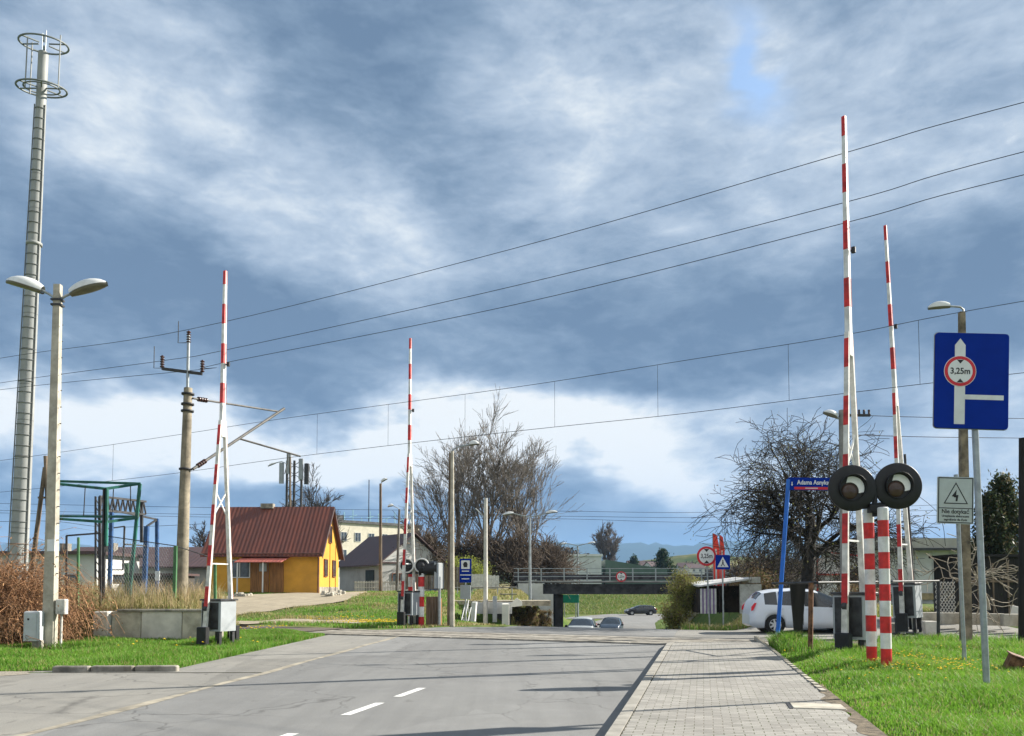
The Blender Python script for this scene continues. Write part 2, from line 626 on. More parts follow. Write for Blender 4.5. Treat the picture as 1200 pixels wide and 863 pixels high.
def nt_noise_col(nt, P, s):
    n = nt.nodes.new('ShaderNodeTexNoise')
    n.inputs['Scale'].default_value = s
    n.inputs['Detail'].default_value = 4
    nt.links.new(P, n.inputs['Vector'])
    a = nt.nodes.new('ShaderNodeVectorMath')
    a.operation = 'MULTIPLY_ADD'
    nt.links.new(n.outputs['Color'], a.inputs[0])
    a.inputs[1].default_value = (6, 6, 0)
    nt.links.new(P, a.inputs[2])
    return a.outputs[0]


asphalt = ground_mat('asphalt', asphalt_fn((0.185, 0.185, 0.18), (0.22, 0.22, 0.212)), 0.88)
apron_m = ground_mat('pale_asphalt', asphalt_fn((0.205, 0.198, 0.18), (0.25, 0.24, 0.212)), 0.9)


def pave_fn(nt, b, P):
    v = mapped(nt, P, (1, 1, 1), R(13.3))
    br = nt.nodes.new('ShaderNodeTexBrick')
    br.inputs['Scale'].default_value = 1.0
    br.inputs['Brick Width'].default_value = 0.20
    br.inputs['Row Height'].default_value = 0.10
    br.inputs['Mortar Size'].default_value = 0.006
    br.inputs['Mortar Smooth'].default_value = 0.4
    br.inputs['Bias'].default_value = 0
    br.inputs['Color1'].default_value = (0.225, 0.215, 0.195, 1)
    br.inputs['Color2'].default_value = (0.31, 0.297, 0.27, 1)
    br.inputs['Mortar'].default_value = (0.15, 0.135, 0.105, 1)
    vv_ = b.mix(0.004, v, nt_noise_col(nt, P, 3.0))
    nt.links.new(vv_, br.inputs['Vector'])
    c = br.outputs['Color']
    n = b.noise(P, 1.1, 6, 0.65, 0.5)
    c = b.mix(1.0, c, b.ramp(n, [(0.3, 0.80), (0.7, 1.12)]), 'MULTIPLY')
    n2 = b.noise(P, 60, 3, 0.7)
    c = b.mix(1.0, c, b.ramp(n2, [(0.3, 0.84), (0.7, 1.14)]), 'MULTIPLY')
    ms = b.m('MULTIPLY', br.outputs['Fac'], b.ramp(b.noise(P, 1.6, 4, .6), [(.45, 0.0), (.6, 1.0)]))
    c = b.mix(b.m('MULTIPLY', ms, .8), c, (.05, .065, .025))
    c = b.mix(b.m('MULTIPLY', b.ramp(b.noise(P, 3.1, 3, .5, 1.0), [(.64, 0.0), (.72, 1.0)]), .35), c, (.10, .095, .08))
    h = b.m('SUBTRACT', 1.0, br.outputs['Fac'])
    return c, h, 0.006


paving = ground_mat('block_paving', pave_fn, 0.9)


def grass_fn(nt, b, P):
    n1 = b.noise(P, 0.5, 6, 0.6)
    n2 = b.noise(P, 5.0, 6, 0.7)
    n3 = b.noise(P, 0.09, 4, 0.6, 0.6)
    c = b.mix(b.ramp(n1, [(0.35, 0.0), (0.65, 1.0)]), (0.05, 0.10, 0.018), (0.09, 0.13, 0.03))
    c = b.mix(b.m('MULTIPLY', b.ramp(n2, [(0.45, 0.0), (0.7, 1.0)]), 0.5), c, (0.15, 0.15, 0.055))
    c = b.mix(b.m('MULTIPLY', b.ramp(n3, [(0.5, 0.0), (0.68, 1.0)]), 0.55), c, (0.22, 0.19, 0.09))
    return c, n2, 0.05


grass_g = ground_mat('grassy_ground', grass_fn, 0.95, 0.1)
sand = ground_mat('sandy_path', lambda nt, b, P: (b.mix(b.ramp(b.noise(P, 1.2, 8, 0.7), [(0.35, 0.0), (0.65, 1.0)]), (0.36, 0.31, 0.23), (0.27, 0.235, 0.175)), b.noise(P, 30, 4, 0.7), 0.02), 0.95, 0.1)
gravel_m = ground_mat('gravel', lambda nt, b, P: (b.mix(b.ramp(b.noise(P, 26, 4, 0.8), [(0.35, 0.0), (0.65, 1.0)]), (0.42, 0.38, 0.31), (0.17, 0.15, 0.12)), b.noise(P, 26, 4, 0.8), 0.04), 0.95, 0.1)
ballast_m = ground_mat('ballast', lambda nt, b, P: (b.mix(b.ramp(b.noise(P, 18, 4, 0.8), [(0.35, 0.0), (0.65, 1.0)]), (0.20, 0.17, 0.14), (0.09, 0.075, 0.06)), b.noise(P, 18, 4, 0.8), 0.05), 0.95, 0.1)
rail_m = mat('rail_steel', (0.10, 0.075, 0.06), 0.5, 0.3, 4, metal=0.4)
hill_m = ground_mat('hillside', lambda nt, b, P: (b.mix(b.ramp(b.noise(P, 0.006, 6, 0.7), [(0.42, 0.0), (0.58, 1.0)]), (0.05, 0.075, 0.025), (0.22, 0.19, 0.09)), None, 0), 1.0, 0.0)
forest_m = ground_mat('forested_mountain', lambda nt, b, P: (b.mix(b.noise(P, 0.004, 6, 0.7), (0.02, 0.035, 0.018), (0.05, 0.06, 0.03)), None, 0), 1.0, 0.0)


# ------------------------------------------------------------------ terrain
def sheet_np(name, X, Y, Z, material, kind='structure', smooth=True):
    ny, nx = X.shape
    me = bpy.data.meshes.new(name)
    V = np.stack([X, Y, Z], -1).reshape(-1, 3)
    i = np.arange(nx * ny).reshape(ny, nx)
    Fc = np.stack([i[:-1, :-1], i[:-1, 1:], i[1:, 1:], i[1:, :-1]], -1).reshape(-1, 4)
    me.vertices.add(len(V))
    me.vertices.foreach_set('co', V.astype(np.float32).ravel())
    me.loops.add(Fc.size)
    me.loops.foreach_set('vertex_index', Fc.astype(np.int32).ravel())
    me.polygons.add(len(Fc))
    me.polygons.foreach_set('loop_start', np.arange(0, Fc.size, 4, dtype=np.int32))
    me.polygons.foreach_set('use_smooth', np.full(len(Fc), smooth))
    me.update(calc_edges=True)
    me.validate()
    me.materials.append(material)
    o = bpy.data.objects.new(name, me)
    COL.objects.link(o)
    if kind:
        o['kind'] = kind
    return o


gx_ = np.concatenate([-np.geomspace(9000, 62, 26), np.arange(-60, -22, 1.5), np.arange(-22, 22, 0.3), np.arange(22, 60, 1.5), np.geomspace(62, 9000, 26)])
gy_ = np.concatenate([-np.geomspace(4000, 8, 14), np.arange(-6, 4, 1.0), np.arange(4, 42, 0.3), np.arange(42, 90, 1.0), np.arange(90, 200, 3.0), np.geomspace(205, 9000, 30)])
GX, GY = np.meshgrid(gx_, gy_)
sheet_np('ground', GX, GY, hlawn(GX, GY), grass_g)


def strip(name, ys, lf, rf, nx, material, off=0.0, kind='structure', zf=None):
    ys = np.asarray(ys, float)
    L = np.array([lf(y) for y in ys])
    Rr = np.array([rf(y) for y in ys])
    t = np.linspace(0, 1, nx + 1)
    X = L[:, None] + (Rr - L)[:, None] * t[None, :]
    Y = np.repeat(ys[:, None], nx + 1, 1)
    Z = (hbase(X, Y) if zf is None else zf(X, Y)) + off
    return sheet_np(name, X, Y, Z, material, kind)


KX = lambda y: -1.01 + 0.236 * y          # kerb line on the right
SX = lambda y: 1.83 + 0.228 * y           # far edge of the pavement
CX = lambda y: -4.55 + 0.236 * y          # dashed line
SEAM = lambda y: float(np.interp(y, [-8, 8.84, 15.67, 27.6, 32.3], [-6.9, -5.33, -4.67, -3.78, -3.3]))
zf0 = lambda X, Y: np.zeros_like(X)
strip('road', np.arange(-8, 34.01, 0.5), SEAM, KX, 14, asphalt, 0.0)
strip('road_apron', np.arange(-8, 15.61, 0.5), lambda y: -44.0, SEAM, 10, apron_m, 0.0)
strip('road_apron', np.arange(15.6, 34.01, 0.4), lambda y: float(xl(y)) if y > 16.1 else float(np.interp(y, [15.6, 16.2], [-11, -6.7])), SEAM, 6, apron_m, 0.0)
strip('side_lot', np.arange(25.2, 34.01, 0.4), KX, lambda y: 18.0, 24, apron_m, -0.004)
strip('road_beyond', np.arange(34.0, 132, 1.0), lambda y: float(xc(y)) - 3.6, lambda y: float(xc(y)) + 3.6, 10, asphalt, 0.0)
strip('side_road', np.arange(104, 125.1, 1.5), lambda y: float(xc(y)) - 9.0, lambda y: 88.0, 20, asphalt, -0.03)
# left seam line between the two surfacings
strip('seam', np.arange(-8, 27.6, 0.5), lambda y: SEAM(y) - 0.09 + 0.02 * math.sin(y * 2.1), lambda y: SEAM(y) + 0.07 + 0.03 * math.sin(y * 1.3), 1, mat('sandy_seam', (0.30, 0.27, 0.21), 0.95, 0.2, 3), 0.004)
# loose gravel at the verge, lower left
strip('gravel_verge', np.arange(12.6, 15.75, 0.15), lambda y: -22.0, lambda y: -8.7 + 0.35 * math.sin(y * 2.7) + .2 * math.sin(y * 7.1) + (y - 15.7) * 0.9, 30, gravel_m, 0.006)

# dashes of the centre line
mark = mat('road_marking', (0.72, 0.72, 0.69), 0.7, 0.1, 14, dirt=0.35)
for k, (ya, yb) in enumerate(((7.3, 9.05), (10.35, 11.45), (12.1, 13.15))):
    mb = MB()
    mb.add([(CX(ya) - .065, ya, .004), (CX(ya) + .065, ya, .004), (CX(yb) + .065, yb, .004), (CX(yb) - .065, yb, .004)], [(0, 1, 2, 3)])
    tag(mb.build('road_marking', mark), kind='structure')

# kerb and pavement on the right (drops to road level at the crossing)
KZ = lambda X, Y: 0.135 * (1 - sm(Y, 21.5, 24.8))
ysk = np.arange(-6, 25.21, 0.4)
mb = MB()
n = len(ysk)
for i in range(n - 1):
    y0, y1 = ysk[i], ysk[i + 1] - 0.008
    z0, z1 = float(KZ(0, y0)), float(KZ(0, y1))
    q = [(KX(y0), y0, -.05), (KX(y0) + .012, y0, z0 + .008), (KX(y0) + .15, y0, z0 + .008), (KX(y0) + .15, y0, -.05),
         (KX(y1), y1, -.05), (KX(y1) + .012, y1, z1 + .008), (KX(y1) + .15, y1, z1 + .008), (KX(y1) + .15, y1, -.05)]
    mb.add(q, [(0, 4, 5, 1), (1, 5, 6, 2), (2, 6, 7, 3), (0, 1, 2, 3), (7, 6, 5, 4)])
tag(mb.build('kerb', mat('kerb_stone_grey', (0.29, 0.275, 0.24), .9, .12, 3, dirt=.35)), kind='structure')
0 and strip('pavement_edge_strip', ysk, lambda y: KX(y) + .15, lambda y: KX(y) + .40, 1, mat('strip_concrete', (0.40, 0.37, 0.31), .9, .12, 3, dirt=.2), 0.002, zf=KZ)
strip('pavement', ysk, lambda y: KX(y) + .165, lambda y: SX(y) - .08, 10, paving, 0.0, zf=KZ)
mb = MB()
for i in range(n - 1):
    y0, y1 = ysk[i] + .006, ysk[i + 1] - .006
    if y0 < 11.3:
        continue
    w = .08
    j = random.uniform(-.008, .008)
    mb.add([(SX(y0) - w + j, y0, 0), (SX(y0) + j, y0, 0), (SX(y1) + j, y1, 0), (SX(y1) - w + j, y1, 0),
            (SX(y0) - w + j, y0, .16), (SX(y0) + j, y0, .16), (SX(y1) + j, y1, .14), (SX(y1) - w + j, y1, .14)],
           [(4, 5, 6, 7), (0, 1, 5, 4), (1, 2, 6, 5), (2, 3, 7, 6), (3, 0, 4, 7)])
tag(mb.build('edging_kerb', concrete), kind='structure')
# soil spilling over the near edge of the pavement
strip('soil_edge', np.arange(3, 12.6, 0.12), lambda y: SX(y) - .13 - .05 * math.sin(y * 3.1) - .04 * math.sin(y * 7.7) + max(0, (y - 11.6) * .1), lambda y: SX(y) + .05, 3, mat('soil', (0.15, 0.12, 0.08), .95, .3, 12, bump=.5), 0.003, zf=KZ)
# dark expansion gap before the crossing on the pavement: concrete cover slab
c0 = W(958, 829, 1); dC = ray(958, 829); tt = (0.13 - EYE) / dC.z; pc = Vector((dC.x * tt, dC.y * tt, .128))
t = thing('cover_slab', 'pale concrete cover slab set flush in the pavement paving', 'cover', pc, R(-13.3))
MB().bbox((0, 0, .006), (.62, .46, .03), .008).build('slab', concrete, t)
MB().box((-.335, 0, .004), (.035, .52, .02)).box((0, .248, .004), (.62, .035, .02)).build('rim', dark, t)

# kerb stones at the left verge
kb = thing('verge_kerb', 'row of broken kerb stones along the left verge beside the gravel', 'kerb', (-9.2, 15.75, 0))
x = .35
while x < 2.0:
    L = random.uniform(.7, 1.0)
    MB().bbox((x + L / 2, random.uniform(-.03, .03) + .05 * max(0, x), .03), (L - .02, .15, .16), .02, rz=random.uniform(-.03, .03)).build('kerb_stone', concrete_d, kb)
    x += L

# sandy yard and track in front of the yellow house
def blob_strip(name, pts, widths, m, off):
    ys = [p[1] for p in pts]
    P2 = [Vector(p) for p in pts]
    X, Y = [], []
    for i in range(len(P2)):
        a = P2[max(i - 1, 0)]; b_ = P2[min(i + 1, len(P2) - 1)]
        d = (b_ - a).normalized(); nn = Vector((-d.y, d.x))
        row = [P2[i] + nn * (widths[i] * (u - .5)) for u in np.linspace(0, 1, 11)]
        X.append([q.x for q in row]); Y.append([q.y for q in row])
    X = np.array(X); Y = np.array(Y)
    sheet_np(name, X, Y, hlawn(X, Y) + off, m)


def gpt(px, D):
    d = ray(px, 690)
    return (d.x / d.y * D, D)


def dens(pts, w, k=8):
    P_, W_ = [], []
    for i in range(len(pts) - 1):
        for j in range(k):
            u = j / k
            P_.append((pts[i][0] * (1 - u) + pts[i + 1][0] * u, pts[i][1] * (1 - u) + pts[i + 1][1] * u))
            W_.append(w[i] * (1 - u) + w[i + 1] * u + .25 * math.sin(3.1 * i + 5 * u))
    P_.append(pts[-1]); W_.append(w[-1])
    return P_, W_


P_, W_ = dens([gpt(215, 46), gpt(330, 50), gpt(370, 54), gpt(420, 62)], [10, 9, 6, 3])
blob_strip('sandy_yard', P_, W_, sand, 0.05)
P_, W_ = dens([gpt(270, 37), gpt(330, 38.5), gpt(400, 38), gpt(450, 37)], [4.5, 3.5, 2.2, 1.5])
blob_strip('sandy_track', P_, W_, sand, 0.045)

# ------------------------------------------------------------------ hills and far country
def ridge(name, y0, depth, x0, x1, crest, m, n=160, seed=1, base=-5):
    r = np.random.default_rng(seed)
    xs = np.linspace(x0, x1, n)
    prof = np.array([crest(x) for x in xs])
    v = np.linspace(0, 1, 14)
    X = np.repeat(xs[None, :], 14, 0)
    Y = y0 + depth * v[:, None] + 0 * X
    shape = np.sin(np.clip(v, 0, 1) * PI) ** 1.2
    Z = base + (prof[None, :] - base) * shape[:, None] * (1 + 0.05 * r.standard_normal(X.shape) * 0.4)
    sheet_np(name, X, Y, Z, m)


def crest_m(x):
    return 345 + 26 * math.sin(x / 900.0) + 16 * math.sin(x / 310.0 + 1) + 9 * math.sin(x / 120.0) - 0.004 * abs(x - 2500)


ridge('mountains', 5600, 1600, -9000, 9000, crest_m, forest_m, 260, 3)


def crest_h(x):
    return 24 + 5 * math.sin(x / 110.0) + 3 * math.sin(x / 47.0 + 2) + (10 * math.exp(-((x - 190) / 60) ** 2))


ridge('hills', 620, 520, -1500, 2200, crest_h, hill_m, 300, 5, -1)

# ------------------------------------------------------------------ railway
RD = Vector((1, -0.48, 0)).normalized()      # along the rails
RN = Vector((0.48, 1, 0)).normalized()       # across the rails


def rp(t, s, z=0.0):
    p = Vector((0, 27, 0)) + RD * t + RN * s
    return Vector((p.x, p.y, z))


RZ = math.atan2(-0.48, 1)
trk = thing('railway_track', 'single railway track crossing the road on dark ballast', 'railway track', rp(0, 0, 0), RZ)
T0, T1 = -90.0, 90.0
for sgn in (-1, 1):
    for (a, b_) in ((T0, -12.2), (13.2, T1)):
        mb = MB()
        for seg in np.arange(a, b_, 9.0):
            e = min(seg + 9.0, b_) - .006
            mb.prism([(-.07, -.04), (.07, -.04), (.07, -.02), (.012, 0), (.012, .07), (.036, .085), (.036, .12), (-.036, .12), (-.036, .085), (-.012, .07), (-.012, 0), (-.07, -.02)], seg, e, 'yz')
        mb.v = [(p[0], p[1] + sgn * .75, p[2]) for p in mb.v]
        mb.build('rail', rail_m, trk)
for (a, b_) in ((T0, -7.8), (9.6, T1)):
    mb = MB()
    ns = 60
    for i in range(ns):
        x0, x1 = a + (b_ - a) * i / ns, a + (b_ - a) * (i + 1) / ns
        z = .055
        mb.add([(x0, -2.3, -.3), (x0, -1.5, z), (x0, 1.5, z), (x0, 2.3, -.3), (x1, -2.3, -.3), (x1, -1.5, z), (x1, 1.5, z), (x1, 2.3, -.3)],
               [(0, 1, 5, 4)[::-1], (1, 2, 6, 5)[::-1], (2, 3, 7, 6)[::-1]])
    mb.build('ballast', ballast_m, trk)
for i in range(44):
    tt_ = -42 + i * .62 if i < 48 else 0
    tt_ = (-37.5 + i * .62 * 1.0) if i < 41 else 14 + (i - 41) * .62
    if -12 < tt_ < 13.5:
        continue
    MB().bbox((tt_, 0, .03), (.24, 2.5, .09), .02).build('sleeper', concrete_d, trk)
# crossing panels between and outside the rails
strip_p = MB()
for (s0, s1) in ((-1.45, -.80), (-.68, .68), (.80, 1.45)):
    for i in range(12):
        x0 = -10.5 + i * 2.0
        strip_p.bbox((x0, (s0 + s1) / 2, -.02), (1.985, (s1 - s0) - .01, .10), .008)
strip_p.build('crossing_panel', concrete_d, trk)
mb = MB()
for sg in (-1, 1):
    for (o_, w_) in ((.665, .05), (.76, .075)):
        mb.box((0.5, sg * o_, .010 if w_ > .06 else -.012), (24.0, w_, .05), mi=0)
mb.build('crossing_rail', rail_m, trk)
# joint lines each side of the crossing
for sg in (-1.62, 1.62, 2.3):
    mb = MB()
    for i in range(30):
        a = -8 + i * .6
        mb.add([(a, sg - .05 + .01 * math.sin(i), .006), (a + .6, sg - .05 + .01 * math.sin(i + 1), .006), (a + .6, sg + .05 + .012 * math.sin(i + 1), .006), (a, sg + .05 + .012 * math.sin(i), .006)], [(0, 1, 2, 3)])
    o = mb.build('joint_line', mat('bitumen', (.05, .05, .05), .7, .2, 9), None, rp(0, 0, 0), (0, 0, RZ))
    tag(o, kind='structure')


# ------------------------------------------------------------------ overhead wires
def wire(name, label, pts, r=.009, drops=None, cat='wire'):
    o0 = pts[0]
    t = thing(name, label, cat, o0)
    dense = []
    P = [p - o0 for p in pts]
    # smooth interpolation through the points (sag)
    for i in range(len(P) - 1):
        p0 = P[max(i - 1, 0)]; p1 = P[i]; p2 = P[i + 1]; p3 = P[min(i + 2, len(P) - 1)]
        for k in range(8):
            u = k / 8
            dense.append(0.5 * ((2 * p1) + (p2 - p0) * u + (2 * p0 - 5 * p1 + 4 * p2 - p3) * u * u + (3 * p1 - p0 - 3 * p2 + p3) * u ** 3))
    dense.append(P[-1])
    MB().tube(dense, r, 5).build('strand', wire_m, t)
    return t, dense, o0


def ext(pts, c, a=14.0):
    """continue the wire beyond the frame on both sides along the track"""
    l = pts[0] - RD * a + Vector((0, 0, (pts[0].z - pts[1].z) / max(.1, (pts[0] - pts[1]).length) * a * .3))
    r = pts[-1] + RD * a + Vector((0, 0, (pts[-1].z - pts[-2].z) / max(.1, (pts[-1] - pts[-2]).length) * a * .6))
    return [l] + pts + [r]


CT = 27.0
CP = 22.0
m_px = [(0, 540), (200, 511), (330, 491), (600, 454.5), (800, 423), (988, 393), (1200, 353)]
k_px = [(0, 577), (180, 558), (350, 535), (600, 506), (800, 485), (1000, 460), (1200, 437)]
mes = [onplane(px, py, CT) for px, py in m_px]
con = [onplane(px, py, CT) for px, py in k_px]
t, dm, o0 = wire('catenary_wire', 'messenger wire with thin droppers above the contact wire over the track', ext(mes, CT), .009)


def z_at(pts, x):
    P = sorted(pts, key=lambda p: p.x)
    return float(np.interp(x, [p.x for p in P], [p.z for p in P]))


dmw = [p + o0 for p in dm]
t2, dc, o2 = wire('contact_wire', 'contact wire hanging lowest over the railway track', ext(con, CT), .009)
dcw = [p + o2 for p in dc]
for px in (134, 257, 372, 455, 545, 650, 771, 925, 1079):
    q = onplane(px, 480, CT)
    zt, zb = z_at(dmw, q.x), z_at(dcw, q.x)
    MB().tube([Vector((q.x, q.y, zt)) - o0, Vector((q.x, q.y, zb)) - o0], .006, 4).build('dropper', wire_m, t)
for lab, pp in (('topmost power line, over the insulator on the mast top', [(0, 420), (218, 387), (600, 292), (988, 180), (1200, 120)]),
                ('middle power line, over the left insulator of the mast', [(0, 449), (190, 423), (266, 410), (600, 336), (988, 238), (1200, 178)]),
                ('lower power line, over the right insulator of the mast', [(0, 457), (237, 433), (255, 427), (600, 358), (988, 262), (1200, 205)])):
    wire('power_line', lab, ext([onplane(px, py, CP) for px, py in pp], CP), .009, cat='power line')
# far thin lines towards the right
for i, (ya, yb, yc, D) in enumerate(((596, 599, 600, 90), (604, 605, 606, 92), (607, 608, 612, 94))):
    pts = [W(-200, ya - 10, D), W(300, ya, D), W(640, yb, D), W(860, yc, D), W(1250, yc - 14, D)]
    wire('far_power_line', ['topmost', 'middle', 'lowest'][i] + ' of the three thin lines far off beyond the crossing', pts, .02, cat='power line')
for i, (ya, yb, x0) in enumerate(((487, 491, 1010), (510, 514, 1005))):
    pts = [W(x0, ya, 27.6), W(1100, (ya + yb) / 2 + .5, 30), W(1240, yb, 34)]
    wire('service_line', ['upper service line running right from the crossarm of the grey pole', 'lower service line running right from the grey pole'][i], pts, .012, cat='wire')
wire('stay_wire', 'slanting stay wire running down right from the grey pole', [W(1006, 528, 27.6), W(1040, 557, 29), W(1098, 600, 32), W(1108, 640, 33)], .01, cat='wire')
wire('drop_line', 'thin drop line left of the mobile mast over the low roofs', [W(-20, 612, 50), W(60, 611, 50), W(130, 618, 52), W(240, 614, 52)], .014, cat='wire')

# ------------------------------------------------------------------ railway mast with cantilever
B0 = Vector((W(212, 700, 27.3).x, 27.3, gz(-11, 27.3) - .05))
t = thing('railway_mast', 'tall tapered concrete railway mast with a cantilever bracket over the track', 'mast', B0)
top = W(216, 455, 27.3)
H = top.z - B0.z
dxm = W(220.5, 455, 27.3).x - B0.x
MB().tube([(0, 0, 0), (dxm, 0, H)], [.215, .138], 12).build('shaft', mat('mast_concrete', (.26, .225, .165), .9, .25, 2, bump=.3, dirt=.5), t)
MB().tube([(dxm - .02, 0, H), (dxm - .02, 0, W(217, 392, 27.3).z - B0.z)], .05, 8).build('top_tube', galv, t)
for zz in (W(0, 462, 27.3).z, W(0, 474, 27.3).z, W(0, 482, 27.3).z, W(0, 550, 27.3).z):
    MB().lathe([(.16, -.04), (.21, -.03), (.21, .03), (.16, .04)], (dxm * (zz - B0.z) / H, 0, zz - B0.z), 14).build('band', dark, t)
zx = W(212, 435, 27.3).z - B0.z
xa = (W(190, 431, 27.3).x - B0.x, W(237, 437, 27.3).x - B0.x)
MB().beam((xa[0], 0, zx + .08), (xa[1], 0, zx - .1), .09, .09, side=(0, 1, 0)).build('crossarm', dark, t)


def insulator(mb, p, h=.42, r=.075):
    pr = []
    for i in range(5):
        z = h * i / 5
        pr += [(r * .55, z), (r, z + h * .04), (r, z + h * .10), (r * .55, z + h * .14)]
    pr = [(0.001, 0)] + pr + [(r * .4, h), (0.001, h)]
    mb.lathe(pr, p, 10)


ins_m = mat('brown_insulator', (0.05, 0.02, 0.015), .25, .1, 4)
for (xx, zz) in ((xa[0], zx + .12), (xa[1], zx - .04), (dxm - .02, W(217, 402, 27.3).z - B0.z)):
    mb = MB(); insulator(mb, (xx, 0, zz)); mb.build('insulator', ins_m, t)
mb = MB()
for (xx, zz) in ((xa[0] - .28, zx + .1), (-.28, W(217, 402, 27.3).z - B0.z)):
    mb.tube([(xx + .28, 0, zz), (xx, 0, zz), (xx, 0, zz + .75)], .014, 5)
mb.build('horn', dark, t)
# cantilever reaching over the track
a_top = W(226, 467, 27.3) - B0
e_top = onplane(326, 482.5, CT) - B0
e_tip = onplane(333, 479, CT) - B0
a_bot = W(226, 550, 27.3) - B0
a_reg0 = a_bot.lerp(e_tip, .47)
a_reg1 = onplane(352, 535, CT) - B0
cm = mat('bracket_steel', (.10, .095, .085), .6, .2, 4)
MB().tube([a_top, e_top], .035, 8).build('top_tie', cm, t)
MB().tube([a_bot, e_tip], .05, 8).build('bracket_tube', cm, t)
MB().tube([a_reg0, a_reg1], .035, 8).build('registration_arm', cm, t)
MB().tube([a_reg1 + Vector((-.45, -.1, .06)), a_reg1 + Vector((-.45, -.1, -.25)), a_reg1 + Vector((-.55, -.15, -.7))], .02, 6).build('steady_arm', cm, t)
for (p0_, p1_) in ((a_top, e_top), (a_bot, e_tip)):
    mb = MB()
    d_ = (p1_ - p0_).normalized()
    for k in range(4):
        q = p0_ + d_ * (.25 + .11 * k)
        mb.tube([q, q + d_ * .05], .085, 10)
    mb.build('insulator', ins_m, t)


# ------------------------------------------------------------------ level crossing barriers
def make_barrier(z, Hm=11.6, zc=6.9):
    t = z
    sp = .52
    for sg in (-1, 1):
        b0 = Vector((sg * sp, 0, .05)); b1 = Vector((sg * .075, 0, zc))
        mb = MB()
        mb.beam(b0, b1, .07, .14, .05, .10)
        # red fields on the outer face
        L = (b1 - b0).length
        d_ = (b1 - b0).normalized()
        q = 1.15
        k = 0
        while q < L - .3:
            c_ = b0 + d_ * (q + .31)
            f = 1 - q / L * .3
            mb.beam(b0 + d_ * q + Vector((sg * (.0375 - .01 * q / L), 0, 0)), b0 + d_ * min(q + .62, L) + Vector((sg * (.0375 - .01 * q / L), 0, 0)), .006, .142 * f, mi=1)
            q += 1.24
        mb.build('arm_rail', [dwhite, dred if sg < 0 else orange], t)
    mb = MB()
    L = Hm - zc
    mb.beam((0, 0, zc - .5), (0, 0, Hm), .13, .12, .07, .08)
    q = .55
    rr = MB()
    while q < L + .1:
        e = min(q + .62, L)
        for sg in (-1, 1):
            wq = (.13 - .06 * (q + .5) / (L + .5)) / 2 + .003
            dd = .12 - .04 * (q) / L
            mb.beam((sg * wq, -.004, zc + q), (sg * (wq - .005), -.004, zc + e), .006, dd, mi=1)
            wf = .13 - .06 * (q + .5) / (L + .5)
            mb.beam((-wf * .17, sg * (dd / 2 + .002), zc + q), (-wf * .17, sg * (dd / 2 - .002), zc + e), wf * .62, .006, mi=1)
        q += 1.24
    mb.build('mast', [white, red], t)
    mb = MB()

    def hw(z_):
        return sp + (.075 - sp) * (z_ - .05) / (zc - .05)
    for (z0, z1) in ((3.95, 4.75), (1.75, 2.35)):
        if z0 < 3:
            continue
        a0_, a1_ = hw(z0), hw(z1)
        mb.beam((-a0_, 0, z0), (a1_, 0, z1), .035, .035, side=(0, 1, 0)).beam((a0_, 0.02, z0), (-a1_, .02, z1), .035, .035, side=(0, 1, 0))
    mb.build('brace', white, t)
    MB().beam((-hw(2.5), 0, 2.5), (hw(2.5), 0, 2.5), .05, .04, side=(0, 1, 0)).build('crossbar', white, t)
    MB().bbox((0, 0, .93), (.62, .72, .92), .03).build('machine_box', cabinet, t)
    MB().bbox((0, 0, 1.41), (.68, .78, .05), .015).box((-.315, 0, .93), (.012, .60, .80)).build('box_lid', dark, t)
    mb = MB()
    for sx in (-1, 1):
        for sy in (-1, 1):
            mb.box((sx * .24, sy * .28, .24), (.09, .09, .50))
    mb.box((0, 0, .03), (.7, .8, .06))
    mb.build('stand', dark, t)
    for sg in (-1, 1):
        MB().bbox((sg * .56, 0, .36), (.16, .34, .50), .02).build('counterweight', black, t)
        MB().tube([(sg * .32, 0, 1.15), (sg * .52, 0, 1.15)], .045, 10).tube([(sg * .45, -.05, 1.15), (sg * .45, .05, 1.15)], .08, 8).build('pivot', dark, t)
    mb = MB()
    mb.tube([(.02, -.07, zc + 1.75), (.05, -.16, zc + 1.75)], .02, 6).tube([(.05, -.13, zc + 1.70), (.05, -.13, zc + 1.82)], .05, 8)
    mb.build('arm_lamp', black, t)
    return t


def base(px, D):
    d = ray(px, 690)
    x_ = d.x / d.y * D
    return Vector((x_, D, gz(x_, D)))


BA = math.atan2(RN.y, RN.x)
tb = thing('barrier', 'open crossing barrier on the left verge beside the retaining wall, arm upright', 'barrier', base(257, 22.6), BA, 'railway crossing barriers')
make_barrier(tb)
tb.scale = (1, 1, .915)
for (px, D, lab, dz, sc, da) in ((1001, 17.9, 'open crossing barrier right of the footpath, tallest in the photo, behind the striped posts', .0, 1.062, -22),
                                 (479, 34.0, 'open crossing barrier across the tracks beside the far warning lights', 0, 1.055, 0),
                                 (1064, 26.3, 'open crossing barrier beyond the track at right, just behind the right warning lamp', .12, 1.165, -20)):
    o = copy_tree(tb)
    b_ = base(px, D)
    o.location = (b_.x, b_.y, b_.z + dz)
    o.rotation_euler.z = BA + R(da)
    o.scale = (1, 1, sc)
    o['label'] = lab
    if px == 1064:
        o.rotation_euler = (Matrix.Rotation(R(-1.9), 3, 'Y') @ Matrix.Rotation(BA + R(da), 3, 'Z')).to_euler()


# ------------------------------------------------------------------ crossing warning lights
lens_m = mat('unlit_red_lens', (0.075, 0.045, 0.035), .25, .15, 3)
hoodin = mat('lit_visor_inside', (0.85, 0.86, 0.85), .35, .05, 3)


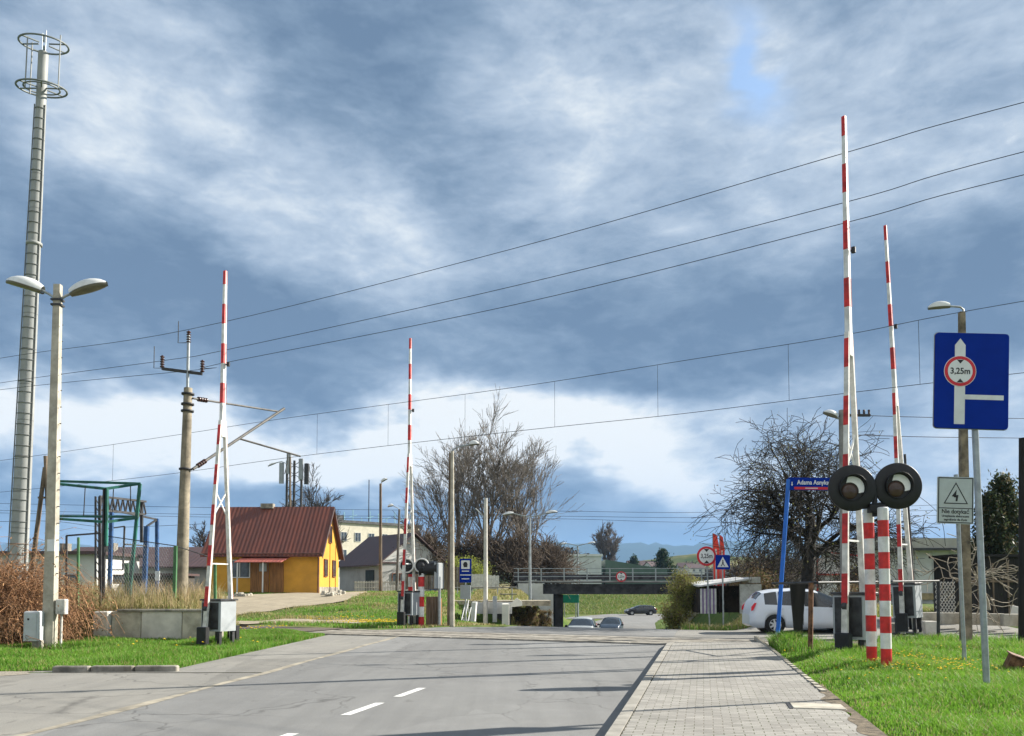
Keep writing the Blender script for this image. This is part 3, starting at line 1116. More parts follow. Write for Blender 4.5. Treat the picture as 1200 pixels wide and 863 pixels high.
def warning_lights(t, posts, zl, sep_, r=.42, back=False):
    for i, (xx, yy, h, ph) in enumerate(posts):
        mb = MB()
        z = 0.0
        k = ph
        prof = []
        while z < h - 1e-3:
            e = min(z + (.30 if k % 2 == 1 else .28), h)
            if z == 0:
                e = .22
            mb.tube([(xx, yy, z), (xx, yy, e)], .095, 16, cap=(z == 0), mi=k % 2)
            z = e
            k += 1
        mb.lathe([(.095, h), (.08, h + .02), (.001, h + .02)], (xx, yy, 0), 16, mi=(k - 1) % 2)
        mb.build('striped_post', [white, red], t)
    xm = sum(p[0] for p in posts) / len(posts)
    hm = max(p[2] for p in posts)
    MB().beam((xm - sep_ * .5, .06, zl - .38), (xm + sep_ * .5, .06, zl - .30), .09, .09, side=(0, 1, 0)).tube([(xm, .03, zl - .55), (xm, .03, zl + .02)], .05, 10).bbox((xm + .02, 0, zl - .40), (.30, .16, .16), .02).build('bracket', black, t)
    for sg in (-1, 1):
        cx_ = xm + sg * sep_ / 2
        zc_ = zl + (.02 if sg > 0 else -.02)
        bo = MB()
        bo.lathe([(.001, .03), (r, .03), (r + .012, .02), (r + .012, -.02), (r, -.03), (.235, -.03)], (0, 0, 0), 40, 'y')
        bo = bo.build('light_board', black, t, (cx_, 0, zc_))
        hd = MB()
        hd.lathe([(.235, -.03), (.245, -.055), (.235, -.055), (.225, -.03), (.225, .02)], (0, 0, 0), 32, 'y')
        # visor: longer at the top-left, open below
        n_ = 26
        vs, fs = [], []
        for i in range(n_ + 1):
            a = R(200) - R(250) * i / n_ + R(20)
            dep = .03 + .07 * math.sin(PI * i / n_)
            for rr_, dd in ((.245, -.05), (.250, -.05 - dep), (.238, -.05 - dep), (.233, -.05)):
                vs.append((rr_ * math.cos(a), dd, rr_ * math.sin(a)))
        for i in range(n_):
            for q in range(4):
                fs.append((i * 4 + q, i * 4 + (q + 1) % 4, i * 4 + 4 + (q + 1) % 4, i * 4 + 4 + q))
        hd.add(vs, fs, True)
        hd.build('visor', black, bo)
        MB().lathe([(.001, -.015), (.225, -.015)], (0, 0, 0), 32, 'y', smooth=False).lathe([(.001, .0), (.225, .0)], (0, 0, 0), 32, 'y').build('housing', black, bo)
        # pale crescent: light on the visor's inside, put into the colour
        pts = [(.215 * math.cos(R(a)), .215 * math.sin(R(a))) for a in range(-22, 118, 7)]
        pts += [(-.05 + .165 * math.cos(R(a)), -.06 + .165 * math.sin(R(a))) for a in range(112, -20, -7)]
        MB().prism(pts, -.022, -.03).build('lit_crescent', hoodin, bo)
        MB().lathe([(.001, -.06), (.09, -.052), (.14, -.035), (.15, -.02)], (-.05, 0, -.06), 28, 'y').build('lens', lens_m, bo)
        if back:
            MB().lathe([(.16, .04), (.15, .12), (.08, .16), (.001, .165)], (0, 0, 0), 24, 'y').build('lamp_back', dark, bo)
    return t


b_ = base(1030, 15.0)
t = thing('crossing_lights', 'large pair of black round warning lamps on two red and white striped posts at right', 'crossing signal', b_)
xs0 = W(1020, 700, 15.3).x - b_.x
xs1 = W(1037, 700, 14.7).x - b_.x
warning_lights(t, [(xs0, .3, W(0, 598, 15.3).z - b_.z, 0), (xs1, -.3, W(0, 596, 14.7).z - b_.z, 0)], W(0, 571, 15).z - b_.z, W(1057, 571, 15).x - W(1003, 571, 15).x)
for ch in t.children:
    if ch.name.startswith('light_board'):
        ch.rotation_euler = (0, 0, R(-4))

b_ = base(487, 34.5)
t = thing('crossing_lights', 'small pair of white rimmed warning lamps on striped posts across the tracks at left', 'crossing signal', b_)
posts = [(W(482, 700, 35).x - b_.x, .4, W(0, 672, 35).z - b_.z, 0), (W(493, 700, 34).x - b_.x, -.3, W(0, 672, 34).z - b_.z, 1)]
for (xx, yy, h, ph) in posts:
    mb = MB(); z = 0; k = ph
    while z < h - 1e-3:
        e = min(z + .42, h)
        mb.tube([(xx, yy, z), (xx, yy, e)], .13, 12, mi=k % 2); z = e; k += 1
    mb.build('striped_post', [white, red], t)
mb = MB(); zl = W(0, 663, 34).z - b_.z
mb.beam((posts[0][0] - .2, 0, zl - .3), (posts[1][0] + .3, 0, zl - .3), .1, .1, side=(0, 1, 0))
mb.build('bracket', dark, t)
for xx in (posts[0][0] - .1, posts[1][0] + .02):
    bo = MB().lathe([(.001, -.02), (.24, -.02), (.31, -.03)], (0, 0, 0), 28, 'y').build('light_board', black, t, (xx, -.35, zl))
    MB().lathe([(.26, -.03), (.26, -.06), (.32, -.06), (.32, .0)], (0, 0, 0), 28, 'y').build('rim', white, bo)
    MB().lathe([(.001, -.16), (.12, -.14), (.17, -.02)], (0, 0, 0), 20, 'y').build('lens', dark, bo)
b_ = base(515, 34.3)
t = thing('crossing_signal_head', 'black and grey signal heads on a pole right of the far warning lamps', 'crossing signal', b_)
hz = gz(b_.x, b_.y)
zz = W(0, 676, 34.3).z - b_.z
MB().tube([(0, 0, 0), (0, 0, zz)], .06, 10).build('pole', galv, t)
MB().bbox((-.02, 0, zz + .05), (.62, .10, 1.1), .05, rz=R(55)).build('signal_back', cabinet, t)
MB().tube([(-.75, 0, zz + .35), (-.1, 0, zz + .35)], .30, 14).tube([(-.85, 0, zz + .35), (-.74, 0, zz + .35)], .38, 14).build('visor', black, t)

# ------------------------------------------------------------------ signs
sign_white = mat('sign_white', (0.66, 0.68, 0.68), .4, .05, 3, dirt=.12)
sign_red = mat('sign_red', (0.55, 0.012, 0.025), .4, .08, 3)
ink = mat('sign_ink', (0.012, 0.012, 0.015), .5, .05, 3)
back_m = mat('sign_back', (0.30, 0.31, 0.32), .5, .1, 3, metal=.4)

# big blue width-limit board
b_ = base(1153, 11.7); b_.z = .07
top = W(1137, 448, 11.7)
t = thing('road_sign', 'large blue board with a white route arrow and 3,25m limit on a grey post', 'road sign', b_)
MB().tube([(0, 0, 0), (top.x - b_.x + .03, 0, top.z - b_.z + .55)], .045, 14).build('post', galv, t)
Wd, Hd = 1.04, 1.40
bl = MB().prism(rrect(Wd, Hd, .05), -.012, .012).build('board', blue, t, (top.x - b_.x - .02, -.065, top.z - b_.z), (0, R(2.4), R(-3)))
bp = MB().prism(rrect(Wd - .012, Hd - .012, .045), -.012, .004).prism(rrect(Wd + .014, Hd + .014, .055), .0125, .022)
bp.f = bp.f; bpo = MB().prism(rrect(Wd + .02, Hd + .02, .055), .013, .024).build('edge', back_m, bl)
MB().box((0, .04, .35), (.5, .03, .05)).box((0, .04, -.35), (.5, .03, .05)).build('clamp', galv, bl)
cx_ = -.17
MB().prism([(cx_ - .075, -.64), (cx_ + .075, -.64), (cx_ + .075, .52), (cx_, .62), (cx_ - .075, .52)], -.0145, -.012).prism([(cx_ + .0755, -.275), (.45, -.275), (.45, -.205), (cx_ + .0755, -.205)], -.0145, -.012).build('route_arrow', sign_white, bl)
rd = MB().prism(circ(cx_, .135, .228, 40), -.0185, -.0145).build('rim', sign_white, bl)
MB().prism(circ(cx_, .135, .22, 40), -.0205, -.0185).build('ring', sign_red, bl)
MB().prism(circ(cx_, .135, .175, 40), -.0225, -.0205).build('disc', sign_white, bl)
MB().prism([(cx_ - .05, .135 + .168), (cx_ + .05, .135 + .168), (cx_, .135 + .11)], -.024, -.0225).prism([(cx_ - .05, .135 - .168), (cx_, .135 - .11), (cx_ + .05, .135 - .168)], -.024, -.0225).build('pointer', ink, bl)
text('3,25m', .125, ink, bl, (cx_, -.0245, .133), bold=.002, xs=.92)

# "do not touch" sign
b_ = base(1128, 16.0); b_.z = .07
top = W(1117.5, 587, 16.0)
t = thing('warning_sign', 'grey white sign with a lightning triangle and Nie dotykać on a thin steel post', 'sign', b_)
MB().tube([(0, 0, 0), (top.x - b_.x + .06, 0, top.z - b_.z + .52)], .04, 12).build('post', galv, t)
Wd, Hd = .70, .93
bg = mat('board_grey', (.42, .47, .47), .4, .05, 3, dirt=.1)
bl = MB().prism(rrect(Wd, Hd, .03), -.012, .012).build('board', bg, t, (top.x - b_.x, -.06, top.z - b_.z), (0, R(2.2), R(-3)))
fr = MB()
for (a, b2, c, d) in ((-.335, -.45, .335, -.432), (-.335, .432, .335, .45), (-.335, -.4318, -.317, .4318), (.317, -.4318, .335, .4318), (-.3168, -.165, .3168, -.15)):
    fr.prism([(a, b2), (c, b2), (c, d), (a, d)], -.015, -.012)


def tri_ring(mb, pts, w, d0, d1):
    c = sum((Vector(p) for p in pts), Vector((0, 0))) / 3
    inn = [c + (Vector(p) - c) * (1 - w) for p in pts]
    for i in range(3):
        j = (i + 1) % 3
        mb.prism([pts[i], pts[j], tuple(inn[j]), tuple(inn[i])], d0, d1)


tri_ring(fr, [(-.23, -.07), (.24, -.07), (.005, .36)], .13, -.015, -.012)
fr.prism([(.02, .21), (-.075, .08), (-.02, .075), (-.005, .10), (.055, .11), (.035, -.02), (.0, -.02), (.005, .06), (-.03, .055)][::-1], -.015, -.012)
fr.build('emblem', ink, bl)
text('Nie dotykać', .115, ink, bl, (0, -.0135, -.225), xs=.92, bold=.002)
text('Urządzenie elektryczne', .062, ink, bl, (0, -.0135, -.315), xs=.88, bold=.001)
text('zagrożenie dla życia', .062, ink, bl, (0, -.0135, -.385), xs=.88, bold=.001)

# street name post
b_ = base(909, 22.0)
tp = W(924, 562, 22.0)
t = thing('street_name_sign', 'tall bright blue post with a small blue and red Adama Asnyka street name board', 'street sign', b_)
MB().tube([(0, 0, 0), (tp.x - b_.x, 0, tp.z - b_.z)], .055, 12).build('post', post_blue, t)
cc = W(949, 567.5, 22.0)
bl = MB().prism(rrect(1.20, .34, .02), -.012, .012).build('board', blue, t, (cc.x - b_.x, -.03, cc.z - b_.z), (0, R(.5), 0))
MB().prism([(-.44, -.155), (.58, -.155), (.58, -.085), (-.44, -.085)], -.015, -.012).build('red_band', sign_red, bl)
MB().prism([(-.14, -.135), (.2, -.135), (.2, -.105), (-.14, -.105)], -.0175, -.015).build('band_lettering', mat('pale_pink', (.62, .45, .48), .5, .05, 3), bl)
text('Adama Asnyka', .17, sign_white, bl, (.07, -.0135, .035), xs=.85, bold=.003)
text('↓', .16, sign_white, bl, (-.50, -.0135, -.0), xs=.9) if False else MB().prism([(-.53, -.02), (-.50, -.06), (-.47, -.02), (-.49, -.02), (-.49, .05), (-.51, .05), (-.51, -.02)], -.015, -.012).build('arrow', sign_white, bl)
MB().beam((.60, .0, -.10), (.86, .12, -.42), .05, .03, side=(0, 1, 0)).build('bracket_arm', white, bl)


def round_sign(name, lab, px, py, D, r, txt, pole_px=None, pole=True, zbase=None):
    c = W(px, py, D)
    bx = W(pole_px or px, py, D).x
    z0 = gz(bx, D) if zbase is None else zbase
    t = thing(name, lab, 'road sign', (bx, D, z0))
    if pole:
        MB().tube([(0, .04, 0), (c.x - bx, .04, c.z - z0 + r)], .035, 10).build('post', galv, t)
    bl = MB().prism(circ(0, 0, r, 36), -.01, .01).build('board', sign_red, t, (c.x - bx, 0, c.z - z0))
    MB().prism(circ(0, 0, r * .78, 36), -.013, -.01).build('disc', sign_white, bl)
    MB().prism([(-r * .28, r * .74), (r * .28, r * .74), (0, r * .42)], -.016, -.013).prism([(-r * .28, -r * .74), (0, -r * .42), (r * .28, -r * .74)], -.016, -.013).build('pointer', ink, bl)
    text(txt, r * .62, ink, bl, (0, -.0165, 0), xs=.8, bold=r * .012)
    return t


round_sign('road_sign', 'round red rimmed 3,25m limit sign on a post left of the blue zebra sign', 828, 652, 36.5, .44, '3,25m', 831)
round_sign('road_sign', 'small round red rimmed limit sign fixed on the bridge railing', 728, 676, 70.6, .46, '3,25m', pole=False, zbase=1.0)

# pedestrian crossing sign (blue square with triangle)
D = 36.0
c = W(847, 659, D); z0 = gz(c.x, D)
t = thing('road_sign', 'square blue sign with a walking figure in a white triangle beside the shack', 'road sign', (c.x, D, z0))
MB().tube([(0, .04, 0), (0, .04, c.z - z0 + .3)], .035, 10).build('post', galv, t)
bl = MB().prism(rrect(.64, .64, .04), -.01, .01).build('board', blue, t, (0, 0, c.z - z0))
MB().prism([(-.25, -.22), (.25, -.22), (0, .24)], -.013, -.01).build('triangle', sign_white, bl)
MB().prism(circ(0.0, .075, .03, 10), -.016, -.013).prism([(-.03, .035), (.035, .035), (.03, -.06), (.09, -.18), (.05, -.18), (0, -.08), (-.06, -.18), (-.1, -.18), (-.03, -.06)][::-1], -.016, -.013).build('figure', ink, bl)

# blue information sign with grey board below, across the tracks
D = 38.0
c = W(545.5, 669, D); z0 = -.3
t = thing('information_sign', 'tall narrow blue information sign with a white pictogram on a grey post', 'sign', (c.x, D, z0))
MB().tube([(0, .04, 0), (0, .04, c.z - z0)], .035, 10).build('post', galv, t)
bl = MB().prism(rrect(.56, 1.12, .04), -.01, .01).build('board', blue, t, (0, 0, c.z - z0))
MB().prism(rrect(.40, .40, .02, cy=.28), -.013, -.01).build('panel', sign_white, bl)
MB().prism([(-.08, .16), (.08, .16), (.1, .30), (.04, .42), (-.06, .40), (-.12, .30)], -.016, -.013).build('pictogram', ink, bl)
for (zz, w_) in ((-.02, .34), (-.03, .0), (-.2, .5), (-.38, .36)):
    if w_:
        MB().prism([(-w_ / 2, zz - .025), (w_ / 2, zz - .025), (w_ / 2, zz + .02), (-w_ / 2, zz + .02)], -.013, -.01).build('line', sign_white, bl)
MB().bbox((0, .02, c.z - z0 - 1.0), (.50, .05, .66), .02).build('grey_board', cabinet, t)

# blue motorway style board under the bridge
D = 86
c = W(668, 702, D)
t = thing('direction_sign', 'small green direction board beyond the underpass', 'sign', (c.x, D, gz(c.x, D)))
gzz = gz(c.x, D)
MB().bbox((0, 0, c.z - gzz), (1.9, .06, .85), .02).build('board', mat('sign_green', (.0, .19, .13), .4, .1, 2), t)
MB().tube([(-.6, .06, 0), (-.6, .06, c.z - gzz + .3)], .05, 8).tube([(.6, .06, 0), (.6, .06, c.z - gzz + .3)], .05, 8).build('post', galv, t)


# ------------------------------------------------------------------ lamp posts
def lamp_head(L=.85, w=.3, m_top=None):
    """cobra head along +x starting at origin"""
    mb = MB()
    n = 9
    ring = 10
    for half, mi in ((0, 0), (1, 1)):
        vs, fs = [], []
        for i in range(n):
            u = i / (n - 1)
            wd = w * .5 * (math.sin(PI * min(1, .10 + u * .88)) ** .55) * (.75 + .25 * u)
            ht = .17 * (math.sin(PI * min(1, .12 + u * .86)) ** .6)
            for k in range(ring + 1):
                a = PI * k / ring
                if half == 0:
                    vs.append((u * L, wd * math.cos(a), ht * math.sin(a)))
                else:
                    vs.append((u * L, wd * .95 * math.cos(a), -.05 * math.sin(a) - .006))
        for i in range(n - 1):
            for k in range(ring):
                q = (i * (ring + 1) + k, i * (ring + 1) + k + 1, (i + 1) * (ring + 1) + k + 1, (i + 1) * (ring + 1) + k)
                fs.append(q)
        mb.add(vs, fs, True, mi)
    return mb


lamp_top = mat('lamp_shell', (.66, .67, .65), .4, .06, 3, dirt=.15)
lamp_bowl = mat('lamp_bowl', (.16, .15, .11), .25, .1, 3)


def street_lamp(lab, px, Db, py_top, arms, r0, r1, material, square=False, group=None, zb=None, lean_px=None, z_name='street_lamp', head=(.85, .3), arm_r=.03, head_m=None):
    b_ = base(px, Db)
    if zb is not None:
        b_.z = zb
    tpx = px if lean_px is None else lean_px
    tp = W(tpx, py_top, Db)
    t = thing(z_name, lab, 'street lamp', b_, 0, group)
    dx, H = tp.x - b_.x, tp.z - b_.z
    mb = MB()
    if square:
        mb.beam((0, 0, 0), (dx, 0, H), r0 * 2, r0 * 1.6, r1 * 2, r1 * 1.6)
    else:
        mb.tube([(0, 0, 0), (dx, 0, H)], [r0, r1], 12)
    mb.build('pole', material, t)
    for (pts, hp, tilt, yaw) in arms:
        P = [W(a, b2, Db) - b_ for a, b2 in pts]
        MB().tube(P, arm_r, 8).build('lamp_arm', galv, t)
        h = W(hp[0], hp[1], Db) - b_
        lamp_head(*head).build('lamp_head', [head_m or lamp_top, lamp_bowl], t, h, (0, R(tilt), R(yaw)))
    return t, b_


t, b_ = street_lamp('tall square concrete lamp post with two curved lamp heads in the left foreground', 60, 21.7, 334, [
    ([(68, 352), (58, 345), (48, 340)], (50, 341.5), 200 - 180 + 0, 180), ([(69, 352), (77, 347), (86, 343)], (83, 344.5), -14, 0)],
    .15, .088, concrete, True, lean_px=68, head=(1.02, .46), arm_r=.035)
for ch in t.children:
    if ch.name.startswith('lamp_head'):
        ch.rotation_euler[1] = R(-17)
        ch.scale = (1, 1.1, 1.5)
mb = MB()
for k in range(16):
    mb.tube([(.105, -.02, 2 + k * .45), (.185 - .004 * k, -.02, 2 + k * .45)], .014, 5)
mb.build('step_bolt', dark, t)
for zz in (W(0, 352, 21.7).z, W(0, 358, 21.7).z):
    f = (zz - b_.z) / (W(68, 334, 21.7).z - b_.z)
    MB().box(((W(68, 334, 21.7).x - b_.x) * f, 0, zz - b_.z), (.27, .22, .05)).build('clamp', dark, t)
MB().box((.028, -.122, 2.75), (.2, .012, .32)).build('notice', sign_white, t)
# cabinet on the lamp
cb = thing('meter_cabinet', 'small pale grey electrical cabinet at the foot of the twin lamp post', 'cabinet', (b_.x - .27, b_.y - .28, 0))
MB().bbox((0, 0, .62), (.40, .30, .78), .03).build('box', mat('cabinet_pale', (.50, .52, .53), .5, .06, 3, dirt=.2), cb)
MB().bbox((.12, 0, .12), (.22, .2, .26), .02).build('plinth', concrete_d, cb)
MB().box((-.0, -.163, .62), (.32, .008, .66)).build('door', mat('cabinet_door', (.44, .47, .49), .5, .06, 3, dirt=.2), cb)
MB().box((-.05, -.17, .80), (.05, .008, .05)).build('lock', black, cb)
jb = thing('junction_box', 'small rust stained white junction box strapped on the right of the twin lamp post', 'box', (b_.x + .30, b_.y, 1.0))
MB().bbox((0, 0, .12), (.26, .18, .40), .02).tube([(0, 0, .1), (0, 0, -.95)], .03, 8).build('box', mat('box_white_rusty', (.55, .52, .48), .6, .2, 5, dirt=.7), jb)

street_lamp('concrete lamp post just past the tracks with one arm bent to the right', 530, 34.3, 529, [
    ([(529, 540), (530, 528), (536, 524), (552, 521)], (550, 521.3), -6, 0)], .11, .07, concrete, head=(.42, .2), arm_r=.035, lean_px=530)
b_ = base(533.5, 33.8)
t = thing('wooden_pole', 'slim weathered pole standing close beside the concrete lamp post past the tracks', 'pole', base(526.5, 34.6))
MB().tube([(0, 0, 0), (.02, 0, W(527, 531, 34.6).z - t.location.z)], [.09, .06], 10).build('shaft', wood, t)
t = thing('concrete_pole', 'plain white concrete pole without a lamp in front of the big bare trees', 'pole', base(569, 47))
MB().tube([(0, 0, 0), (0.0, 0, W(569, 584, 47).z - t.location.z)], [.15, .10], 10).build('shaft', concrete_l, t)
MB().tube([(0, 0, W(569, 608, 47).z - t.location.z), (-.6, 0, W(569, 596, 47).z - t.location.z)], .03, 6).build('stub_arm', galv, t)
street_lamp('steel lamp post with a double arm in front of the bridge abutment', 621, 57, 606, [
    ([(621, 606), (610, 604), (600, 601.5)], (602, 601.8), 8, 180), ([(621, 606), (632, 604), (642, 601.5)], (640, 601.8), -8, 0)], .14, .07, galv, head=(.8, .3), zb=-2.0, arm_r=.04)
street_lamp('distant steel lamp post with a double arm beyond the bridge', 677, 96, 640, [
    ([(677, 640), (670, 638), (663, 637)], (664, 637.2), 8, 180), ([(677, 640), (684, 638), (690, 637)], (689, 637.2), -8, 0)], .14, .08, galv, head=(.9, .35), arm_r=.05)
street_lamp('dark wooden lamp post with a white lamp on top before the gabled brown roof', 446, 60, 567, [
    ([(446, 570), (447, 566), (448, 564)], (447, 565), -30, 0)], .13, .09, wood, head=(.5, .3))
street_lamp('leaning dark lamp post with an arm to the left beside the cream office', 465, 62, 597, [
    ([(468, 602), (467, 596), (459, 592)], (461, 592.5), 12, 180)], .12, .08, mat('dark_concrete', (.14, .13, .12), .9, .2, 3), head=(.45, .25), lean_px=468)
street_lamp('lamp post with a flat arm to the left behind the large blue board', 1130, 22.5, 366, [
    ([(1128, 372), (1129, 363), (1125, 360), (1112, 359)], (1113, 359), 5, 180)], .13, .075, mat('brown_concrete', (.22, .18, .125), .9, .3, 3, dirt=.5), True, lean_px=1127, head=(.62, .2), arm_r=.028)
t, b_ = street_lamp('grey round pole with a white lamp head turned left behind the nearest barrier arm', 990, 27.6, 481, [
    ([(987, 491), (980, 490)], (981, 489), -20, 180)], .16, .12, mat('pole_grey', (.23, .225, .21), .85, .15, 3, dirt=.3), lean_px=987, head=(.50, .38), arm_r=.04)
zz = W(0, 487, 27.6).z - b_.z
mb = MB()
mb.beam((0, 0, zz), (1.0, 0, zz), .08, .08, side=(0, 1, 0))
mb.build('crossarm', dark, t)
for k in range(4):
    mb = MB(); insulator(mb, (.45 + .17 * k, 0, zz + .04), .16, .045); mb.build('insulator', ins_m, t)
# twin pole with lamp behind the yellow house
street_lamp('thin mast with a lamp arm rising behind the roof ridge of the yellow house', 340, 88, 536, [
    ([(339, 545), (330, 541), (322, 543)], (323, 543), 22, 180)], .16, .10, wood, head=(.9, .35), arm_r=.05)

# small stub things: dark tarred pole at the right edge
t = thing('tarred_pole', 'thick black tarred pole at the right edge of the photo', 'pole', base(1199, 23.0))
MB().tube([(0, 0, 0), (.14, 0, 5.9)], [.17, .11], 12).build('shaft', wood_d, t)
t = thing('thin_dark_pole', 'thin dark leaning pole right of the far right barrier arm', 'pole', base(1072, 31))
MB().tube([(0, 0, 0), (-.25, 0, W(0, 540, 31).z)], [.06, .045], 8).build('shaft', dark, t)

# ------------------------------------------------------------------ mobile mast
b_ = Vector((W(20, 690, 46).x, 46, .9))
t = thing('mobile_mast', 'very tall grey tubular mobile mast with two antenna rings at its top', 'mast', b_)
tp = W(47, 62, 46)
H = tp.z - b_.z
dx = 0.0
mast_m = mat('mast_grey', (.29, .30, .29), .6, .06, 1.2, dirt=.15)
NS = 14
mb = MB()
for i in range(NS):
    z0, z1 = H * .90 * i / NS, H * .90 * (i + 1) / NS
    r0_ = .50 - .22 * i / NS
    r1_ = .50 - .22 * (i + .97) / NS
    mb.tube([(0, 0, z0), (0, 0, z1 - .02)], [r0_, r1_], 24, cap=False)
mb.tube([(0, 0, H * .9 - .05), (0, 0, H)], .275, 24)
mb.build('shaft', mast_m, t)
mb = MB()
for i in range(1, NS):
    z = H * .90 * i / NS
    r_ = .50 - .22 * i / NS
    if i == 10:
        mb.lathe([(r_, -.1), (r_ + .08, -.08), (r_ + .08, .08), (r_, .1)], (0, 0, z), 24)
mb.build('flange', mast_m, t)
mb = MB()
k = 0
z = 2.0
while z < H * .9:
    r_ = .50 - .22 * z / (H * .9)
    vs = []
    for a in (-115, -15):
        pass
    arc = [((r_ + .03) * math.cos(R(a)), (r_ + .03) * math.sin(R(a)), z) for a in range(-150, 10, 20)]
    mb.tube(arc, .022, 4)
    z += .62
for a in (-150, -146, -18):
    mb.tube([((.54) * math.cos(R(a)), .54 * math.sin(R(a)), 1.5), ((.32) * math.cos(R(a)), .32 * math.sin(R(a)), H * .9)], .035, 5)
mb.build('cable_ladder', mat('mast_fittings', (.16, .165, .16), .6, .1, 2), t)
ringm = mat('ring_steel', (.16, .18, .18), .5, .1, 2)
for zz, rr_ in ((W(0, 104, 46).z - b_.z, 1.30), (W(0, 52, 46).z - b_.z, 1.28)):
    mb = MB()
    pts = [(rr_ * math.cos(a), rr_ * math.sin(a), zz) for a in np.linspace(0, 2 * PI, 33)]
    mb.tube(pts, .06, 6, cap=False)
    if zz < H - 1:
        pts = [(rr_ * .72 * math.cos(a), rr_ * .72 * math.sin(a), zz + .02) for a in np.linspace(0, 2 * PI, 33)]
        mb.tube(pts, .05, 6, cap=False)
    for a in range(0, 360, 60):
        mb.tube([(.3 * math.cos(R(a)), .3 * math.sin(R(a)), zz + .02), (rr_ * math.cos(R(a)), rr_ * math.sin(R(a)), zz)], .05, 6)
    mb.v = [(p[0], p[1], p[2] + p[1] * .2) for p in mb.v]
    mb.build('antenna_ring', ringm, t)
mb = MB()
z0, z1 = W(0, 104, 46).z - b_.z, W(0, 52, 46).z - b_.z
for a in (-20, 200, 165):
    rr_ = 1.3 if a < 0 else .85
    mb.tube([(rr_ * math.cos(R(a)), rr_ * math.sin(R(a)), z0 - .2), (rr_ * math.cos(R(a)), rr_ * math.sin(R(a)), z1 + .25)], .04, 6)
mb.build('antenna_pole', mast_m, t)
mb = MB().tube([(.1, 0, H), (.1, 0, H + 1.35)], .03, 6).tube([(-.1, 0, H), (-.1, 0, H + 1.2)], .02, 6)
mb.build('lightning_rod', galv, t)
t.rotation_euler = (0, math.atan2(W(51, 62, 46).x - b_.x, H), 0)
# braced concrete A-pole beside the mast
t = thing('a_frame_pole', 'dark A shaped pole pair leaning together right of the mobile mast', 'pole', base(46, 42))
zt = W(0, 548, 42).z - t.location.z
MB().tube([(-.65, 0, 0), (.1, 0, zt)], [.13, .10], 8).build('leg', wood, t)
MB().tube([(.75, 0, 0), (.12, 0, zt + .6)], [.13, .10], 8).build('leg', wood, t)
MB().beam((-.2, 0, zt * .8), (.35, 0, zt * .8), .1, .1, side=(0, 1, 0)).build('brace', wood, t)

# antenna cluster behind the house
t = thing('antenna_mast', 'dark lattice antenna mast with panel antennas rising behind the red roof', 'antenna', base(343, 100))
zt = W(0, 540, 100).z - t.location.z
for xx in (-.9, .0, .9):
    MB().tube([(xx, 0, 0), (xx, 0, zt)], .16, 6).build('leg', dark, t)
mb = MB()
for k in range(14):
    z = k * zt / 14
    mb.tube([(-.9, 0, z), (.9, 0, z + zt / 14)], .05, 4).tube([(.9, 0, z), (-.9, 0, z + zt / 14)], .05, 4)
mb.build('lattice', dark, t)
for (xx, zz) in ((-1.5, zt - 1.6), (-.6, zt - .4), (.9, zt - 1.1), (1.6, zt - 1.7)):
    MB().bbox((xx, -.3, zz), (.55, .3, 2.6), .05).build('panel', [grey, dark][int(xx > 1)], t)

# ------------------------------------------------------------------ retaining wall and left yard
t = thing('retaining_wall', 'low weathered concrete retaining wall behind the left grass verge', 'wall', (-12.2, 24.9, 0))
x = 0.0
for L in (.9, 1.25, 1.2):
    MB().bbox((x + L / 2, 0, .44), (L - .015, .26, .95), .02, rz=0).build('wall_panel', [concrete, concrete_l, concrete][int(x > .5) + int(x > 2)], t)
    x += L
MB().bbox((-.25, -.1, .42), (.46, .40, .98), .03).build('end_pillar', concrete_l, t)
MB().bbox((-2.1, .45, .40), (3.2, .25, .9), .02).build('recessed_panel', concrete_d, t)
MB().bbox((1.9, 0.0, .94), (3.45, .36, .07), .015).build('coping', concrete_d, t)


def frame_thing(name, lab, cat, segs, D, m, r=.035, group=None, sub='bar'):
    """posts and rails given by pixel end points, each with its distance"""
    o0 = W(segs[0][0], segs[0][1], segs[0][2])
    o0.z = gz(o0.x, o0.y)
    t = thing(name, lab, cat, o0, 0, group)
    for s in segs:
        a, b2 = W(s[0], s[1], s[2]), W(s[3], s[4], s[5])
        nm = 'post' if abs(s[0] - s[3]) < 16 and abs(s[1] - s[4]) > 30 else sub
        mm = s[6] if len(s) > 6 else m
        rr_ = s[7] if len(s) > 7 else r
        MB().beam(a - o0, b2 - o0, rr_ * 2, rr_ * 2).build(nm, mm, t)
    return t, o0


frame_thing('steel_gantry', 'open green steel frame on tall posts behind the retaining wall', 'steel frame', [
    (120, 716, 26.2, 123, 573, 26.2, dark, .05), (124, 640, 26.2, 125, 573, 26.2, teal, .05), (150, 716, 27, 164, 567, 27, teal, .045), (148, 660, 27, 149, 716, 27, green_post, .05),
    (66, 564, 28, 164, 567, 27), (66, 567, 27.5, 124, 573, 26.2), (124, 573, 26.2, 164, 567, 27),
    (66, 605, 28, 162, 606, 27), (66, 608, 27.5, 124, 612, 26.2), (124, 612, 26.2, 161, 607, 27), (100, 569, 27.5, 98, 605, 27.5, dark, .012), (133, 571, 27, 132, 600, 27, dark, .012), (153, 568, 27, 153, 600, 27, dark, .012)], 27, teal, .04)
t, o0 = frame_thing('truss_gantry', 'dark lattice truss gantry standing between the green posts', 'gantry', [
    (117, 690, 31, 117, 582, 31, dark, .045), (112, 690, 31.5, 112, 582, 31.5, dark, .03), (117, 582, 31, 171, 588, 33, dark, .04), (117, 598, 31, 170, 603, 33, dark, .04), (166, 636, 33, 166, 588, 33, dark, .05)], 31, dark, .05)
mb = MB()
